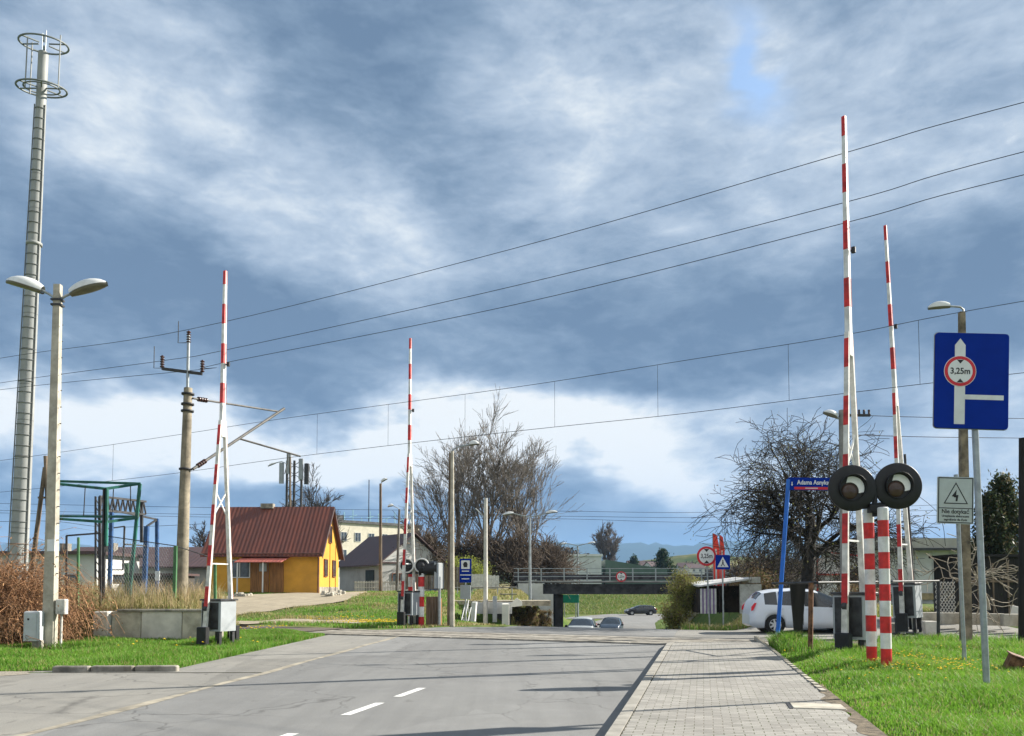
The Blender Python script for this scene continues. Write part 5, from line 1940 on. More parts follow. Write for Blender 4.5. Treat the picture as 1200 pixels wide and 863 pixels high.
# pipe railing between pavement and tracks
t = thing('pipe_railing', 'dark brown pipe railing with stout posts in the grass behind the pavement', 'railing', base(948, 18.6))
o = t.location.copy()
for (px, py, D_, r_, top_) in ((948, 0, 18.6, .055, 683), (930, 0, 21.5, .0, 684), (1098, 0, 24.5, .05, 681)):
    if r_ == 0:
        continue
    b_ = base(px, D_)
    MB().tube([b_ - o, Vector((b_.x + .05, b_.y, W(0, top_, D_).z)) - o], r_, 8).build('post', rust if px < 1000 else dark, t)
a_ = W(905, 684, 20.5) - o; c_ = W(958, 683, 18.5) - o; e_ = W(1100, 681, 24.5) - o
MB().tube([a_, c_], .03, 8).build('rail', dark, t)
MB().tube([c_, e_], .03, 8).build('rail', dark, t)
b_ = base(936, 20.4)
pl = MB()
z_ = W(0, 684, 20.4).z - b_.z
pl.prism([(-.10, 0), (.02, 0), (.17, z_), (-.22, z_)], -.03, .03)
o = pl.build('broken_board', wood_d, None, b_)
tag(o, 'black wedge shaped board standing between the blue post and the railing post', 'board')

# kiosk / shack with striped side
D = 41
t = thing('roadside_shack', 'low open shack with a white roof and a striped banner on its left side', 'shack', (W(820, 690, D).x, D, .38), R(0))
x1 = W(892, 690, D).x - t.location.x
zt = W(0, 684, D).z - t.location.z
mb = MB()
mb.add([(-.1, -.2, zt - .18), (x1 * .8, -.5, zt + .18), (x1 * .8, 2.4, zt + .28), (-.1, 2.4, zt - .02), (-.1, -.2, zt - .10), (x1 * .8, -.5, zt + .26), (x1 * .8, 2.4, zt + .36), (-.1, 2.4, zt + .06)], [(0, 3, 2, 1), (4, 5, 6, 7), (0, 1, 5, 4), (1, 2, 6, 5), (3, 0, 4, 7)])
mb.build('roof', white, t)
stripes = MB()
for k in range(9):
    stripes.box((.05 + .09 * k, -.06 + .01 * (k % 2), zt * .5 - .15), (.088, .05, zt * .85), mi=k % 2)
stripes.build('striped_banner', [white, mat('lilac_cloth', (.25, .18, .33), .7, .1, 3)], t)
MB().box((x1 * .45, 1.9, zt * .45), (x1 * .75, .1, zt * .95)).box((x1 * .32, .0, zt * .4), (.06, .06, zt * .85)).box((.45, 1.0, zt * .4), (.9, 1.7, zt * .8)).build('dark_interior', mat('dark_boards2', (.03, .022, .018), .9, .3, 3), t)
MB().box((x1 * .82, -.05, zt * .48), (x1 * .35, .1, zt * 1.0)).build('white_panel', white, t)
MB().box((x1 * .88, .4, zt * 1.12), (x1 * .2, 1.0, zt * .2)).build('roof_box', white, t)

# advertising flags
t = thing('feather_flag', 'pair of bright red and white feather flags behind the round limit sign', 'flag', (W(838, 690, 44).x, 44, .3))
fl = mat('flag_red', (.80, .07, .05), .6, .08, 2)
for i, (pa, w_, tp_) in enumerate(((836, .34, 625), (844, .26, 627))):
    xx = W(pa, 690, 44).x - t.location.x
    zt = W(0, tp_, 44).z - t.location.z
    MB().tube([(xx, 0, 0), (xx, 0, zt)], .02, 6).build('pole', galv, t)
    MB().prism([(xx + .02, .7), (xx + w_, .8), (xx + w_ * 1.05, zt * .8), (xx + w_ * .7, zt * .97), (xx + .02, zt)], -.01, .01).build('flag_cloth', fl, t)
    MB().prism([(xx + w_ * .35, 1.3), (xx + w_ * .6, 1.3), (xx + w_ * .6, zt * .8), (xx + w_ * .35, zt * .8)], -.014, -.01).build('flag_lettering', white, t)

# right lawn bits
b_ = base(1186, 14.6); b_.z = .14
t = thing('rusty_box', 'small rust brown metal box lying tilted in the grass at the right edge', 'box', b_)
t.rotation_euler = (R(8), R(22), R(-15))
MB().bbox((0, 0, .10), (.34, .28, .30), .015).build('shell', rust, t)
MB().bbox((-.02, 0, .262), (.38, .31, .02), .006).build('lid', mat('rust_lid', (.20, .11, .07), .8, .3, 8), t)
b_ = base(1163, 12.3); b_.z = .12
o = MB().bbox((0, 0, .03), (.13, .07, .10), .03, rz=.5).build('brick_fragment', mat('orange_brick', (.50, .20, .08), .9, .2, 9), None, b_)
tag(o, 'small orange brick fragment in the grass beside the blue board post', 'brick')
# yellow tag
# kerb left of crossing on the near side of the tracks

# ------------------------------------------------------------------ cars
def make_car(name, lab, loc, rz, paint, L=4.05, Hc=1.55, Wc=1.72, group=None, tail=True, simple=False):
    t = thing(name, lab, 'car', loc, rz, group)
    # profile along x: front at +x
    k = L / 4.05
    hs = Hc / 1.55
    wb_f, wb_r = 1.27 * k, -1.20 * k
    rw = .31
    xs = sorted(set(list(np.linspace(-L / 2, L / 2, 41)) + [wb_f + d * .38 for d in (-1, -.92, -.7, -.4, 0, .4, .7, .92, 1)] + [wb_r + d * .38 for d in (-1, -.92, -.7, -.4, 0, .4, .7, .92, 1)]))
    roofx = [-2.03, -1.97, -1.88, -1.66, -1.2, -.5, .05, .45, 1.30, 1.50, 1.80, 1.95, 2.03]
    roofz = [.62, .98, 1.12, 1.42, 1.51, 1.55, 1.53, 1.43, 1.04, .99, .84, .68, .50]
    beltx = [-2.03, -1.9, -1.6, -1.0, 0, .8, 1.1, 1.4, 1.8, 2.03]
    beltz = [.60, .90, 1.0, .98, .93, .90, .93, .90, .78, .48]
    widx = [-2.03, -1.9, -1.6, -.8, .5, 1.4, 1.8, 1.97, 2.03]
    widw = [.62, .78, .84, .86, .86, .83, .74, .60, .48]
    rows = []
    for x in xs:
        u = x / k
        zr = np.interp(u, roofx, roofz) * hs
        zb_ = min(np.interp(u, beltx, beltz) * hs, zr - .01)
        w = np.interp(u, widx, widw) * Wc / 1.72
        z0 = .20
        for wx in (wb_f, wb_r):
            if abs(x - wx) < .38:
                z0 = max(z0, .31 + math.sqrt(max(0, .375 ** 2 - (x - wx) ** 2)))
        if abs(u) > 1.85:
            z0 = .20 + .10 * (abs(u) - 1.85) / .18
        zb_ = max(zb_, z0 + .04)
        cab = max(0, min(1, (zr - zb_) / .5))
        wr = w * (1 - .30 * cab) if cab > 0 else w
        ring = [(0, z0 + .02), (w * .80, z0 + .02), (w * .965, z0), (w * 1.0, z0 + (zb_ - z0) * .35), (w * 1.0, z0 + (zb_ - z0) * .7), (w * .955, zb_),
                (w * .955 + (wr - w * .955) * .9, zb_ + (zr - zb_) * .86), (wr * .88, zr - .02 * cab - .004), (wr * .5, zr + .012 * cab), (0, zr + .02 * cab)]
        rows.append((x, ring))
    nr = len(rows[0][1])
    V = []
    for x, ring in rows:
        V += [(x, y, z) for y, z in ring] + [(x, -y, z) for y, z in ring[-2:0:-1]]
    m = nr + nr - 2
    body, gl = MB(), MB()
    body.sm = gl.sm = True
    fb, fg = [], []
    for i in range(len(rows) - 1):
        xm = (rows[i][0] + rows[i + 1][0]) / 2 / k
        for j in range(m):
            j2 = (j + 1) % m
            f = (i * m + j, i * m + j2, (i + 1) * m + j2, (i + 1) * m + j)
            jj = j if j < nr - 1 else m - 1 - j
            isg = False
            if jj == 5 and -1.55 < xm < 1.0 and not (-.30 < xm < -.22) and not (-1.15 < xm < -1.05):
                isg = True
            if jj >= 6 and .30 < xm < 1.32 and jj <= 8:
                isg = True
            if jj in (6, 7, 8) and -1.86 < xm < -1.66:
                isg = True
            (fg if isg else fb).append(f)
    body.add(V, fb, True)
    body.add(V[:m], [tuple(range(m - 1, -1, -1))], False)
    body.add(V[-m:], [tuple(range(m))], False)
    gl.add(V, fg, True)
    body.build('body', paint, t)
    gl.build('window', glass, t)
    mb = MB()
    mb.box((0, 0, .36), (L * .86, Wc * .80, .30))
    for wx in (wb_f, wb_r):
        mb.tube([(wx, -Wc * .46, .33), (wx, Wc * .46, .33)], .36, 20)
    mb.build('underbody', black, t)
    for wx in (wb_f, wb_r):
        for sg in (-1, 1):
            wh = MB().lathe([(.20, -.09), (rw * .93, -.10), (rw, -.07), (rw, .07), (rw * .93, .10), (.20, .09)], (0, 0, 0), 28, 'y').build('wheel', tyre, t, (wx, sg * (Wc / 2 - .10), rw))
            rim = MB().lathe([(.001, 0), (.20, 0)], (0, 0, 0), 24, 'y', mi=1)
            for s_ in range(7):
                a = 2 * PI * s_ / 7
                rim.beam((0, sg * .05, 0), (.205 * math.cos(a), sg * .06, .205 * math.sin(a)), .075, .03, .05, .03, side=(math.sin(a), 0, -math.cos(a)), mi=0)
            rim.lathe([(.19, sg * .03), (.215, sg * .09), (.20, sg * .095)], (0, 0, 0), 24, 'y', mi=0)
            rim.build('rim', [mat('alloy', (.55, .56, .57), .35, .05, 3, metal=.3), black], wh)
    lm = mat('tail_lamp_red', (.65, .02, .04), .2, .05, 3)
    hm_ = mat('head_lamp', (.70, .72, .74), .1, .05, 3)
    for sg in (-1, 1):
        MB().prism([(-L / 2 + .02, .78 * hs), (-L / 2 + .10, .80 * hs), (-L / 2 + .22, 1.06 * hs), (-L / 2 + .14, 1.05 * hs), (-L / 2 + .03, .92 * hs)], sg * Wc * .44 - .03, sg * Wc * .44 + .05 * sg).build('tail_light', lm, t)
        MB().prism([(L / 2 - .48, .84 * hs), (L / 2 - .14, .62 * hs), (L / 2 - .05, .68 * hs), (L / 2 - .26, .82 * hs)], sg * Wc * .40, sg * Wc * .43).build('headlight', hm_, t)
        MB().bbox((.78 * k, sg * (Wc / 2 + .08), .98 * hs), (.16, .20, .14), .04).build('mirror', black if simple else paint, t)
        MB().tube([(-.02 * k, sg * Wc * .505, .84 * hs), (-.16 * k, sg * Wc * .505, .84 * hs)], .018, 6).tube([(-.92 * k, sg * Wc * .503, .86 * hs), (-1.04 * k, sg * Wc * .503, .86 * hs)], .018, 6).build('door_handle', paint, t)
        MB().box((-.26 * k, sg * Wc * .498, .6 * hs), (.012, .012, .62)).box((.80 * k, sg * Wc * .496, .58 * hs), (.012, .012, .5)).build('door_seam', black, t)
    MB().box((L / 2 - .04, 0, .48), (.06, Wc * .62, .16)).box((L / 2 - .02, 0, .30), (.06, Wc * .5, .08)).build('grille', black, t)
    MB().box((L / 2 + .0, 0, .42), (.03, .5, .11)).build('number_plate', white, t)
    return t


p_white = mat('car_silver_white', (.60, .64, .70), .25, .02, 2, spec=.6)
p_navy = mat('car_dark_blue', (.05, .07, .10), .25, .05, 2, spec=.6)
p_silver = mat('car_pale_silver', (.33, .36, .37), .3, .05, 2, spec=.6)
p_black = mat('car_black', (.018, .02, .024), .2, .05, 2, spec=.6)
x_ = W(944, 742, 29.6).x
make_car('parked_car', 'silver white hatchback parked past the tracks behind the blue street name post', (x_, 29.7, 0.0), R(-4), p_white, L=4.2, Hc=1.60)
gcar = 'cars on the road coming up from the underpass'
for (px, D_, rz, p_, lab, L_, H_) in ((682, 53, -100, p_silver, 'pale silver car coming up from the underpass, front only half seen over the crest', 4.2, 1.45),
                                      (716, 66, -102, p_navy, 'dark blue car coming up from the underpass behind the silver one', 4.0, 1.46)):
    xx = W(px, 690, D_).x
    make_car('moving_car', lab, (xx, D_, gz(xx, D_) + .0), R(rz), p_, L=L_, Hc=H_, Wc=1.75, group=gcar, simple=True)
xx = W(750, 690, 117).x
make_car('moving_car', 'black car seen from its side on the far road beyond the bridge', (xx, 117, gz(xx, 117) + .0), R(186), p_black, L=4.5, Hc=1.42, Wc=1.8, simple=True)


# ------------------------------------------------------------------ vegetation
class NPMesh:
    """fast collector for many tubes / blades"""
    def __init__(self):
        self.V, self.F3, self.F4, self.n = [], [], [], 0

    def quads(self, V, Fq):
        self.V.append(np.asarray(V, float)); self.F4.append(np.asarray(Fq, int) + self.n); self.n += len(V)

    def tris(self, V, Ft):
        self.V.append(np.asarray(V, float)); self.F3.append(np.asarray(Ft, int) + self.n); self.n += len(V)

    def build(self, name, material, parent=None, loc=(0, 0, 0), smooth=True):
        V = np.concatenate(self.V)
        F3 = np.concatenate(self.F3) if self.F3 else np.zeros((0, 3), int)
        F4 = np.concatenate(self.F4) if self.F4 else np.zeros((0, 4), int)
        me = bpy.data.meshes.new(name)
        me.vertices.add(len(V))
        me.vertices.foreach_set('co', V.astype(np.float32).ravel())
        nl = F3.size + F4.size
        me.loops.add(nl)
        me.loops.foreach_set('vertex_index', np.concatenate([F3.ravel(), F4.ravel()]).astype(np.int32))
        me.polygons.add(len(F3) + len(F4))
        st = np.concatenate([np.arange(0, F3.size, 3), F3.size + np.arange(0, F4.size, 4)]).astype(np.int32)
        me.polygons.foreach_set('loop_start', st)
        me.polygons.foreach_set('use_smooth', np.full(len(F3) + len(F4), smooth))
        me.update(calc_edges=True)
        me.materials.append(material)
        o = bpy.data.objects.new(name, me)
        COL.objects.link(o)
        if parent is not None:
            o.parent = parent
        o.location = loc
        return o


def blades(name, pts, zs, h, w, material, lean=.5, lab=None, cat='grass', kind='stuff'):
    """curved grass blades: pts (n,2), zs (n,), h (n,), w (n,)"""
    n = len(pts)
    a = rng.uniform(0, 2 * PI, n)
    la = rng.uniform(0, 2 * PI, n)
    le = rng.uniform(.1, 1, n) * lean * h
    dx, dy = np.cos(a) * w / 2, np.sin(a) * w / 2
    lx_, ly_ = np.cos(la) * le, np.sin(la) * le
    P = np.zeros((n, 5, 3))
    P[:, 0] = np.stack([pts[:, 0] - dx, pts[:, 1] - dy, zs - .03], -1)
    P[:, 1] = np.stack([pts[:, 0] + dx, pts[:, 1] + dy, zs - .03], -1)
    P[:, 2] = np.stack([pts[:, 0] + dx * .75 + lx_ * .3, pts[:, 1] + dy * .75 + ly_ * .3, zs + h * .6], -1)
    P[:, 3] = np.stack([pts[:, 0] - dx * .75 + lx_ * .3, pts[:, 1] - dy * .75 + ly_ * .3, zs + h * .6], -1)
    P[:, 4] = np.stack([pts[:, 0] + lx_, pts[:, 1] + ly_, zs + h * .95], -1)
    i = np.arange(n)[:, None] * 5
    m = NPMesh()
    m.V = [P.reshape(-1, 3)]
    m.n = n * 5
    m.F4 = [i + np.array([[0, 1, 2, 3]])]
    m.F3 = [i + np.array([[3, 2, 4]])]
    o = m.build(name, material)
    tag(o, lab, cat if lab else None, None, kind)
    return o


def blade_mat(name, c1, c2, c3, frac3=.12):
    m = bpy.data.materials.new(name)
    m.use_nodes = True
    nt = m.node_tree
    p = nt.nodes['Principled BSDF']
    b = NB(nt)
    g = nt.nodes.new('ShaderNodeNewGeometry')
    c = b.mix(g.outputs['Random Per Island'], c1, c2)
    c = b.mix(b.ramp(b.noise(g.outputs['Position'], .9, 5, .6), [(.42, 0), (.62, 1)]), c, c2)
    c = b.mix(b.m('GREATER_THAN', b.m('FRACT', b.m('MULTIPLY', g.outputs['Random Per Island'], 37.7)), 1 - frac3), c, c3)
    p.inputs['Roughness'].default_value = .55
    p.inputs['Specular IOR Level'].default_value = .25
    nt.links.new(c, p.inputs['Base Color'])
    tr = nt.nodes.new('ShaderNodeBsdfTranslucent')
    nt.links.new(c, tr.inputs[0])
    mx = nt.nodes.new('ShaderNodeMixShader')
    mx.inputs[0].default_value = .42
    out = [q for q in nt.nodes if q.type == 'OUTPUT_MATERIAL'][0]
    nt.links.new(p.outputs[0], mx.inputs[1])
    nt.links.new(tr.outputs[0], mx.inputs[2])
    nt.links.new(mx.outputs[0], out.inputs[0])
    MAT[name] = m
    return m


lush = blade_mat('lush_grass', (.095, .235, .022), (.155, .31, .035), (.32, .29, .12), .14)
lush_near = blade_mat('near_grass', (.10, .245, .022), (.18, .345, .04), (.34, .31, .14), .13)
mid_grass = blade_mat('slope_grass', (.09, .16, .03), (.14, .20, .045), (.28, .25, .11), .25)
dry_mix = blade_mat('rank_grass', (.17, .20, .05), (.30, .27, .11), (.45, .37, .20), .3)
straw = blade_mat('dry_straw', (.40, .30, .16), (.50, .38, .22), (.20, .22, .06), .15)
yel = mat('dandelion_yellow', (.80, .55, .01), .6, .05, 3)


def scatter(n, x0, x1, y0, y1, cond, power=1.0):
    """random ground points, denser towards the viewer when power > 1"""
    out = []
    tot = 0
    while tot < n:
        u = rng.uniform(0, 1, n * 2)
        Y = y0 + (y1 - y0) * u ** power
        X = rng.uniform(x0, x1, n * 2)
        k = cond(X, Y)
        out.append(np.stack([X[k], Y[k]], -1))
        tot += int(k.sum())
        if len(out) > 40:
            break
    return np.concatenate(out)[:n]


def patch(X, Y, f=1.0):
    return .5 + .25 * np.sin(X * 1.9 * f + 1.7 * np.sin(Y * 1.3 * f)) + .25 * np.sin(Y * 2.3 * f + 1.9 * np.sin(X * 1.1 * f + 2))


# right lawn
def c_right(X, Y):
    return (X > 1.84 + .228 * Y + .07 * np.sin(Y * 5) - .05 * np.sin(Y * 13)) & (X < .72 * Y + 1.5) & (rail_s(X, Y) < -1.8)


P = scatter(105000, 3.0, 18, 6.2, 27, c_right, 1.5)
hgt = (.05 + .13 * patch(P[:, 0], P[:, 1]) ** 2 + .05 * rng.uniform(0, 1, len(P)))
edge = np.clip((P[:, 0] - (1.86 + .228 * P[:, 1])) / .8, .35, 1)
far = np.clip((P[:, 1] - 9) / 9, 0, 1)
hgt = hgt * edge * (.8 + .9 * far)
blades('grass', P, hlawn(P[:, 0], P[:, 1]), hgt, .008 + .010 * (P[:, 1] / 24), lush_near, .9)
# tall tufts at the foot of the blue post and railing, and round posts
tuft = []
for (px, D_, sp, n_, h_) in ((918, 20.3, .55, 2600, .50), (905, 21.3, .35, 1500, .42), (930, 19.8, .6, 2000, .38), (960, 19.5, .8, 1500, .30), (1153, 11.6, .28, 500, .22), (1128, 16, .25, 400, .22), (1170, 11.3, .5, 900, .20), (1186, 14.2, .5, 900, .2), (1030, 14.6, .6, 900, .18), (1000, 17.8, .5, 800, .25), (985, 18.5, .8, 1200, .28), (1130, 24, 2.0, 1500, .35), (1170, 22, 2.0, 1500, .35), (1075, 24.4, 1.2, 1300, .3)):
    b_ = base(px, D_)
    q = rng.normal(0, sp, (n_, 2)) * .6 + np.array([b_.x, b_.y])
    q = q[(q[:, 0] > 1.9 + .228 * q[:, 1])]
    tuft.append((q, rng.uniform(.45, 1.0, len(q)) * h_))
Q = np.concatenate([a for a, _ in tuft]); HQ = np.concatenate([b2 for _, b2 in tuft])
blades('tall_grass', Q, hlawn(Q[:, 0], Q[:, 1]), HQ, np.full(len(Q), .014), lush, .7)
# left verge
P = scatter(60000, -20, -5.2, 15.9, 25.2, lambda X, Y: (X < np.interp(Y, [15.6, 16.2, 30.4], [-7.2, -6.75, -6.3]) - .06 * np.sin(Y * 4)) & (X > -.66 * Y - 2.0) & (Y > 15.85 + .1 * np.sin(X * 3)), 1.2)
ed = np.clip((P[:, 1] - 15.8) / 1.4, .25, 1)
hgt = (.05 + .16 * patch(P[:, 0], P[:, 1]) ** 2 + .06 * rng.uniform(0, 1, len(P))) * ed
blades('grass', P, hlawn(P[:, 0], P[:, 1]), hgt, np.full(len(P), .015), lush, .8)
P = scatter(16000, -10, -3.8, 25, 31.5, lambda X, Y: (X < xl(Y) - .05) & (X > -10.2) & (rail_s(X, Y) < -1.9), 1.0)
blades('grass', P, hlawn(P[:, 0], P[:, 1]), .08 + .16 * patch(P[:, 0], P[:, 1]) ** 2, np.full(len(P), .02), lush, .8)
# bank on top of the wall: rank dry grass
P = scatter(20000, -22, -9.7, 25.1, 33, lambda X, Y: (rail_s(X, Y) < -2.3) & (X > -.64 * Y - 2), 1.0)
blades('rank_grass', P, hlawn(P[:, 0], P[:, 1]), .22 + .45 * patch(P[:, 0], P[:, 1], .8) * rng.uniform(.3, 1, len(P)), np.full(len(P), .02), dry_mix, .7)
P = scatter(3500, -20, -9.7, 25.1, 31, lambda X, Y: (rail_s(X, Y) < -2.3) & (X > -.64 * Y - 2), 1.0)
blades('dry_stalks', P, hlawn(P[:, 0], P[:, 1]), .5 + .5 * rng.uniform(0, 1, len(P)), np.full(len(P), .014), straw, .5)
# lawn between the tracks and the yellow house
P = scatter(60000, -22, 1.5, 31, 66, lambda X, Y: (rail_s(X, Y) > 3.0) & (X < np.where(Y < 38, xl(Y), -1.5 + 0 * Y) - .2) & (X > -.40 * Y - 2), 1.25)


def in_sand(P):
    a = [gpt(215, 46), gpt(330, 50), gpt(370, 54), gpt(420, 62)]
    b = [gpt(270, 37), gpt(330, 38.5), gpt(400, 38), gpt(450, 37)]
    keep = np.ones(len(P), bool)
    for line, ws in ((a, (10, 9, 6, 3)), (b, (4.5, 3.5, 2.2, 1.5))):
        for i in range(3):
            p, q = np.array(line[i]), np.array(line[i + 1])
            u = np.clip(((P - p) @ (q - p)) / ((q - p) @ (q - p)), 0, 1)
            d = np.linalg.norm(P - (p + u[:, None] * (q - p)), axis=1)
            keep &= d > (ws[i] * (1 - u) + ws[i + 1] * u) * .47
    return keep


P = P[in_sand(P)]
k = (patch(P[:, 0], P[:, 1], .35) + rng.normal(0, .16, len(P))) > .47
blades('grass', P[k], hlawn(P[k][:, 0], P[k][:, 1]), .07 + .14 * patch(P[k][:, 0], P[k][:, 1], .6) ** 2, np.full(int(k.sum()), .035), lush, .8)
blades('rank_grass', P[~k], hlawn(P[~k][:, 0], P[~k][:, 1]), .06 + .16 * patch(P[~k][:, 0], P[~k][:, 1], .6) ** 2, np.full(int((~k).sum()), .035), dry_mix, .8)
P = scatter(9000, -2.5, 4.5, 47.8, 69, lambda X, Y: X < xc(Y) - 4.6, 1.0)
blades('rank_grass', P, hlawn(P[:, 0], P[:, 1]), .12 + .2 * patch(P[:, 0], P[:, 1]), np.full(len(P), .04), dry_mix, .8)
# mound right of the far road
P = scatter(26000, 6, 20, 33.8, 47, lambda X, Y: (X > xc(Y) + 3.9) & (X < .62 * Y), 1.2)
k = rng.uniform(0, 1, len(P)) < .6
blades('grass', P[k], hlawn(P[k][:, 0], P[k][:, 1]), .12 + .22 * patch(P[k][:, 0], P[k][:, 1]), np.full(int(k.sum()), .03), lush, .7)
blades('rank_grass', P[~k], hlawn(P[~k][:, 0], P[~k][:, 1]), .18 + .30 * patch(P[~k][:, 0], P[~k][:, 1]), np.full(int((~k).sum()), .03), dry_mix, .7)
# grassy slope beyond the underpass
P = scatter(30000, 5, 50, 122, 168, lambda X, Y: (X < .3 * Y) & (X > .03 * Y), 1.0)
blades('grass', P, hbase(P[:, 0], P[:, 1]), .25 + .2 * patch(P[:, 0], P[:, 1], .3), np.full(len(P), .10), mid_grass, .8)


# dandelions
def flowers(name, P, z, r):
    n = len(P)
    k = 6
    a = np.linspace(0, 2 * PI, k, endpoint=False)
    V = np.zeros((n, k + 1, 3))
    V[:, :k, 0] = P[:, None, 0] + r[:, None] * np.cos(a)
    V[:, :k, 1] = P[:, None, 1] + r[:, None] * np.sin(a)
    V[:, :k, 2] = (z + r * .2)[:, None] - .3 * r[:, None] * np.sin(a)
    V[:, k] = np.stack([P[:, 0], P[:, 1], z + r * .75], -1)
    i = np.arange(n)[:, None, None] * (k + 1)
    Ft = np.stack([np.arange(k), (np.arange(k) + 1) % k, np.full(k, k)], -1)[None] + i
    m = NPMesh(); m.V = [V.reshape(-1, 3)]; m.F3 = [Ft.reshape(-1, 3)]; m.n = n * 7
    tag(m.build(name, yel), kind='stuff')


cl = []
for (px, D_, sp, n_) in ((1075, 14.6, .9, 150), (1100, 15.5, .7, 60), (1050, 17, .5, 40), (925, 12.3, .3, 14), (910, 18, .4, 12), (1140, 18, 1.5, 40), (1010, 13, .8, 16)):
    b_ = base(px, D_)
    cl.append(rng.normal(0, sp, (n_, 2)) * .6 + np.array([b_.x, b_.y]))
P = np.concatenate(cl); P = P[c_right(P[:, 0], P[:, 1])]
flowers('dandelions', P, hlawn(P[:, 0], P[:, 1]) + .14 + .06 * rng.uniform(0, 1, len(P)), rng.uniform(.015, .026, len(P)))
cl = []
for (px, D_, sp, n_) in ((430, 36.3, 1.2, 160), (452, 35.6, .8, 120), (400, 40, 2, 50), (300, 30, 1, 30), (215, 22, 2, 14), (820, 37, 1.5, 25)):
    b_ = base(px, D_)
    cl.append(rng.normal(0, sp, (n_, 2)) * .6 + np.array([b_.x, b_.y]))
P = np.concatenate(cl); P = P[~paved(P[:, 0], P[:, 1])]
flowers('dandelions', P, hlawn(P[:, 0], P[:, 1]) + .16, rng.uniform(.03, .05, len(P)))


# ------------------------------------------------------------------ trees
def tubes_np(nm, segs, n=4):
    """segs: list of (p0, p1, r0, r1) arrays"""
    S = np.array([[*s[0], *s[1], s[2], s[3]] for s in segs], float)
    if not len(S):
        return
    p0, p1, r0, r1 = S[:, :3], S[:, 3:6], S[:, 6], S[:, 7]
    d = p1 - p0
    d /= np.linalg.norm(d, axis=1)[:, None] + 1e-9
    up = np.where(np.abs(d[:, 2:3]) < .9, np.array([[0, 0, 1.]]), np.array([[1., 0, 0]]))
    u = np.cross(d, up); u /= np.linalg.norm(u, axis=1)[:, None]
    w = np.cross(d, u)
    a = np.arange(n) * 2 * PI / n
    ring = u[:, None, :] * np.cos(a)[None, :, None] + w[:, None, :] * np.sin(a)[None, :, None]
    V = np.concatenate([p0[:, None] + ring * r0[:, None, None], (p1 + d * r1[:, None] * .5)[:, None] + ring * r1[:, None, None]], 1)
    i = np.arange(len(S))[:, None, None] * (2 * n)
    k = np.arange(n)
    Fq = np.stack([k, (k + 1) % n, n + (k + 1) % n, n + k], -1)[None] + i
    nm.quads(V.reshape(-1, 3), Fq.reshape(-1, 4))


def grow(r, height, rad, spread, levels, nb_, up=.25, gravity=0.0, wob=.18, first=.3, ratio=.62, min_r=.008, width=1.0, trunk_lean=(0, 0), nseg=5):
    """recursive bare tree; returns trunk segments, twig segments"""
    trunk, twigs, tips = [], [], []

    def branch(p, d, L, r0, lev):
        n = nseg if lev < 3 else 3
        segs = []
        q = np.array(p, float)
        dd = np.array(d, float)
        r_ = r0
        pts = [q.copy()]
        rs = [r_]
        for i in range(n):
            dd = dd + r.normal(0, wob, 3) * (1 if lev else .4)
            dd[2] += up * (.5 if lev < 2 else .25) - gravity * lev * .5
            dd /= np.linalg.norm(dd)
            q2 = q + dd * L / n
            r2 = max(min_r, r_ * (1 - .55 / n * (1 if lev else .8)))
            (trunk if lev < 1 else twigs).append((q, q2, r_, r2))
            q, r_ = q2, r2
            pts.append(q.copy()); rs.append(r_)
        if lev >= levels:
            tips.append(q)
            return
        k = nb_[min(lev, len(nb_) - 1)]
        for i in range(k):
            u = first + (1 - first) * (i + r.uniform(.1, .9)) / k if lev == 0 else r.uniform(.25, 1)
            idx = min(int(u * n), n - 1)
            f = u * n - idx
            p_ = pts[idx] * (1 - f) + pts[idx + 1] * f
            az_ = r.uniform(0, 2 * PI) if lev else 2 * PI * (i * .381966 + r.uniform(-.06, .06))
            axis = pts[idx + 1] - pts[idx]
            axis /= np.linalg.norm(axis)
            o = np.cross(axis, [0, 0, 1.0] if abs(axis[2]) < .95 else [1.0, 0, 0]); o /= np.linalg.norm(o)
            o2 = np.cross(axis, o)
            side = o * math.cos(az_) + o2 * math.sin(az_)
            s_ = spread * r.uniform(.75, 1.25)
            nd = axis * math.cos(s_) + side * math.sin(s_)
            nd[0] *= width; nd[1] *= width
            nd /= np.linalg.norm(nd)
            Lc = L * ratio * r.uniform(.75, 1.25) * (1.25 - .5 * u if lev == 0 else 1)
            branch(p_, nd, Lc, max(min_r, rs[idx] * r.uniform(.45, .65)), lev + 1)
    branch((0, 0, 0), (trunk_lean[0], trunk_lean[1], 1), height, rad, 0)
    return trunk, twigs, tips


def bare_tree(name, lab, loc, seed, bark_m, twig_m, group=None, leaves=None, cat='tree', sides=4, **kw):
    r = np.random.default_rng(seed)
    tr, tw, tips = grow(r, **kw)
    t = thing(name, lab, cat, loc, 0, group)
    m = NPMesh(); tubes_np(m, tr, 10); m.build('trunk', bark_m, t)
    m = NPMesh(); tubes_np(m, tw, sides); m.build('crown', twig_m, t)
    if leaves:
        mt, nn, sz = leaves
        T = np.array(tips)
        idx = r.integers(0, len(T), nn)
        c = T[idx] + r.normal(0, .12, (nn, 3))
        a = r.normal(0, 1, (nn, 3)); a /= np.linalg.norm(a, axis=1)[:, None]
        b = np.cross(a, r.normal(0, 1, (nn, 3))); b /= np.linalg.norm(b, axis=1)[:, None]
        s = sz * r.uniform(.6, 1.3, (nn, 1))
        V = np.stack([c - a * s, c + b * s * .5, c + a * s, c - b * s * .5], 1).reshape(-1, 3)
        m = NPMesh(); m.quads(V, np.arange(nn * 4).reshape(-1, 4)); m.build('buds', mt, t, smooth=False)
    return t


bud = blade_mat('young_buds', (.16, .19, .05), (.25, .24, .08), (.12, .10, .05), .3)
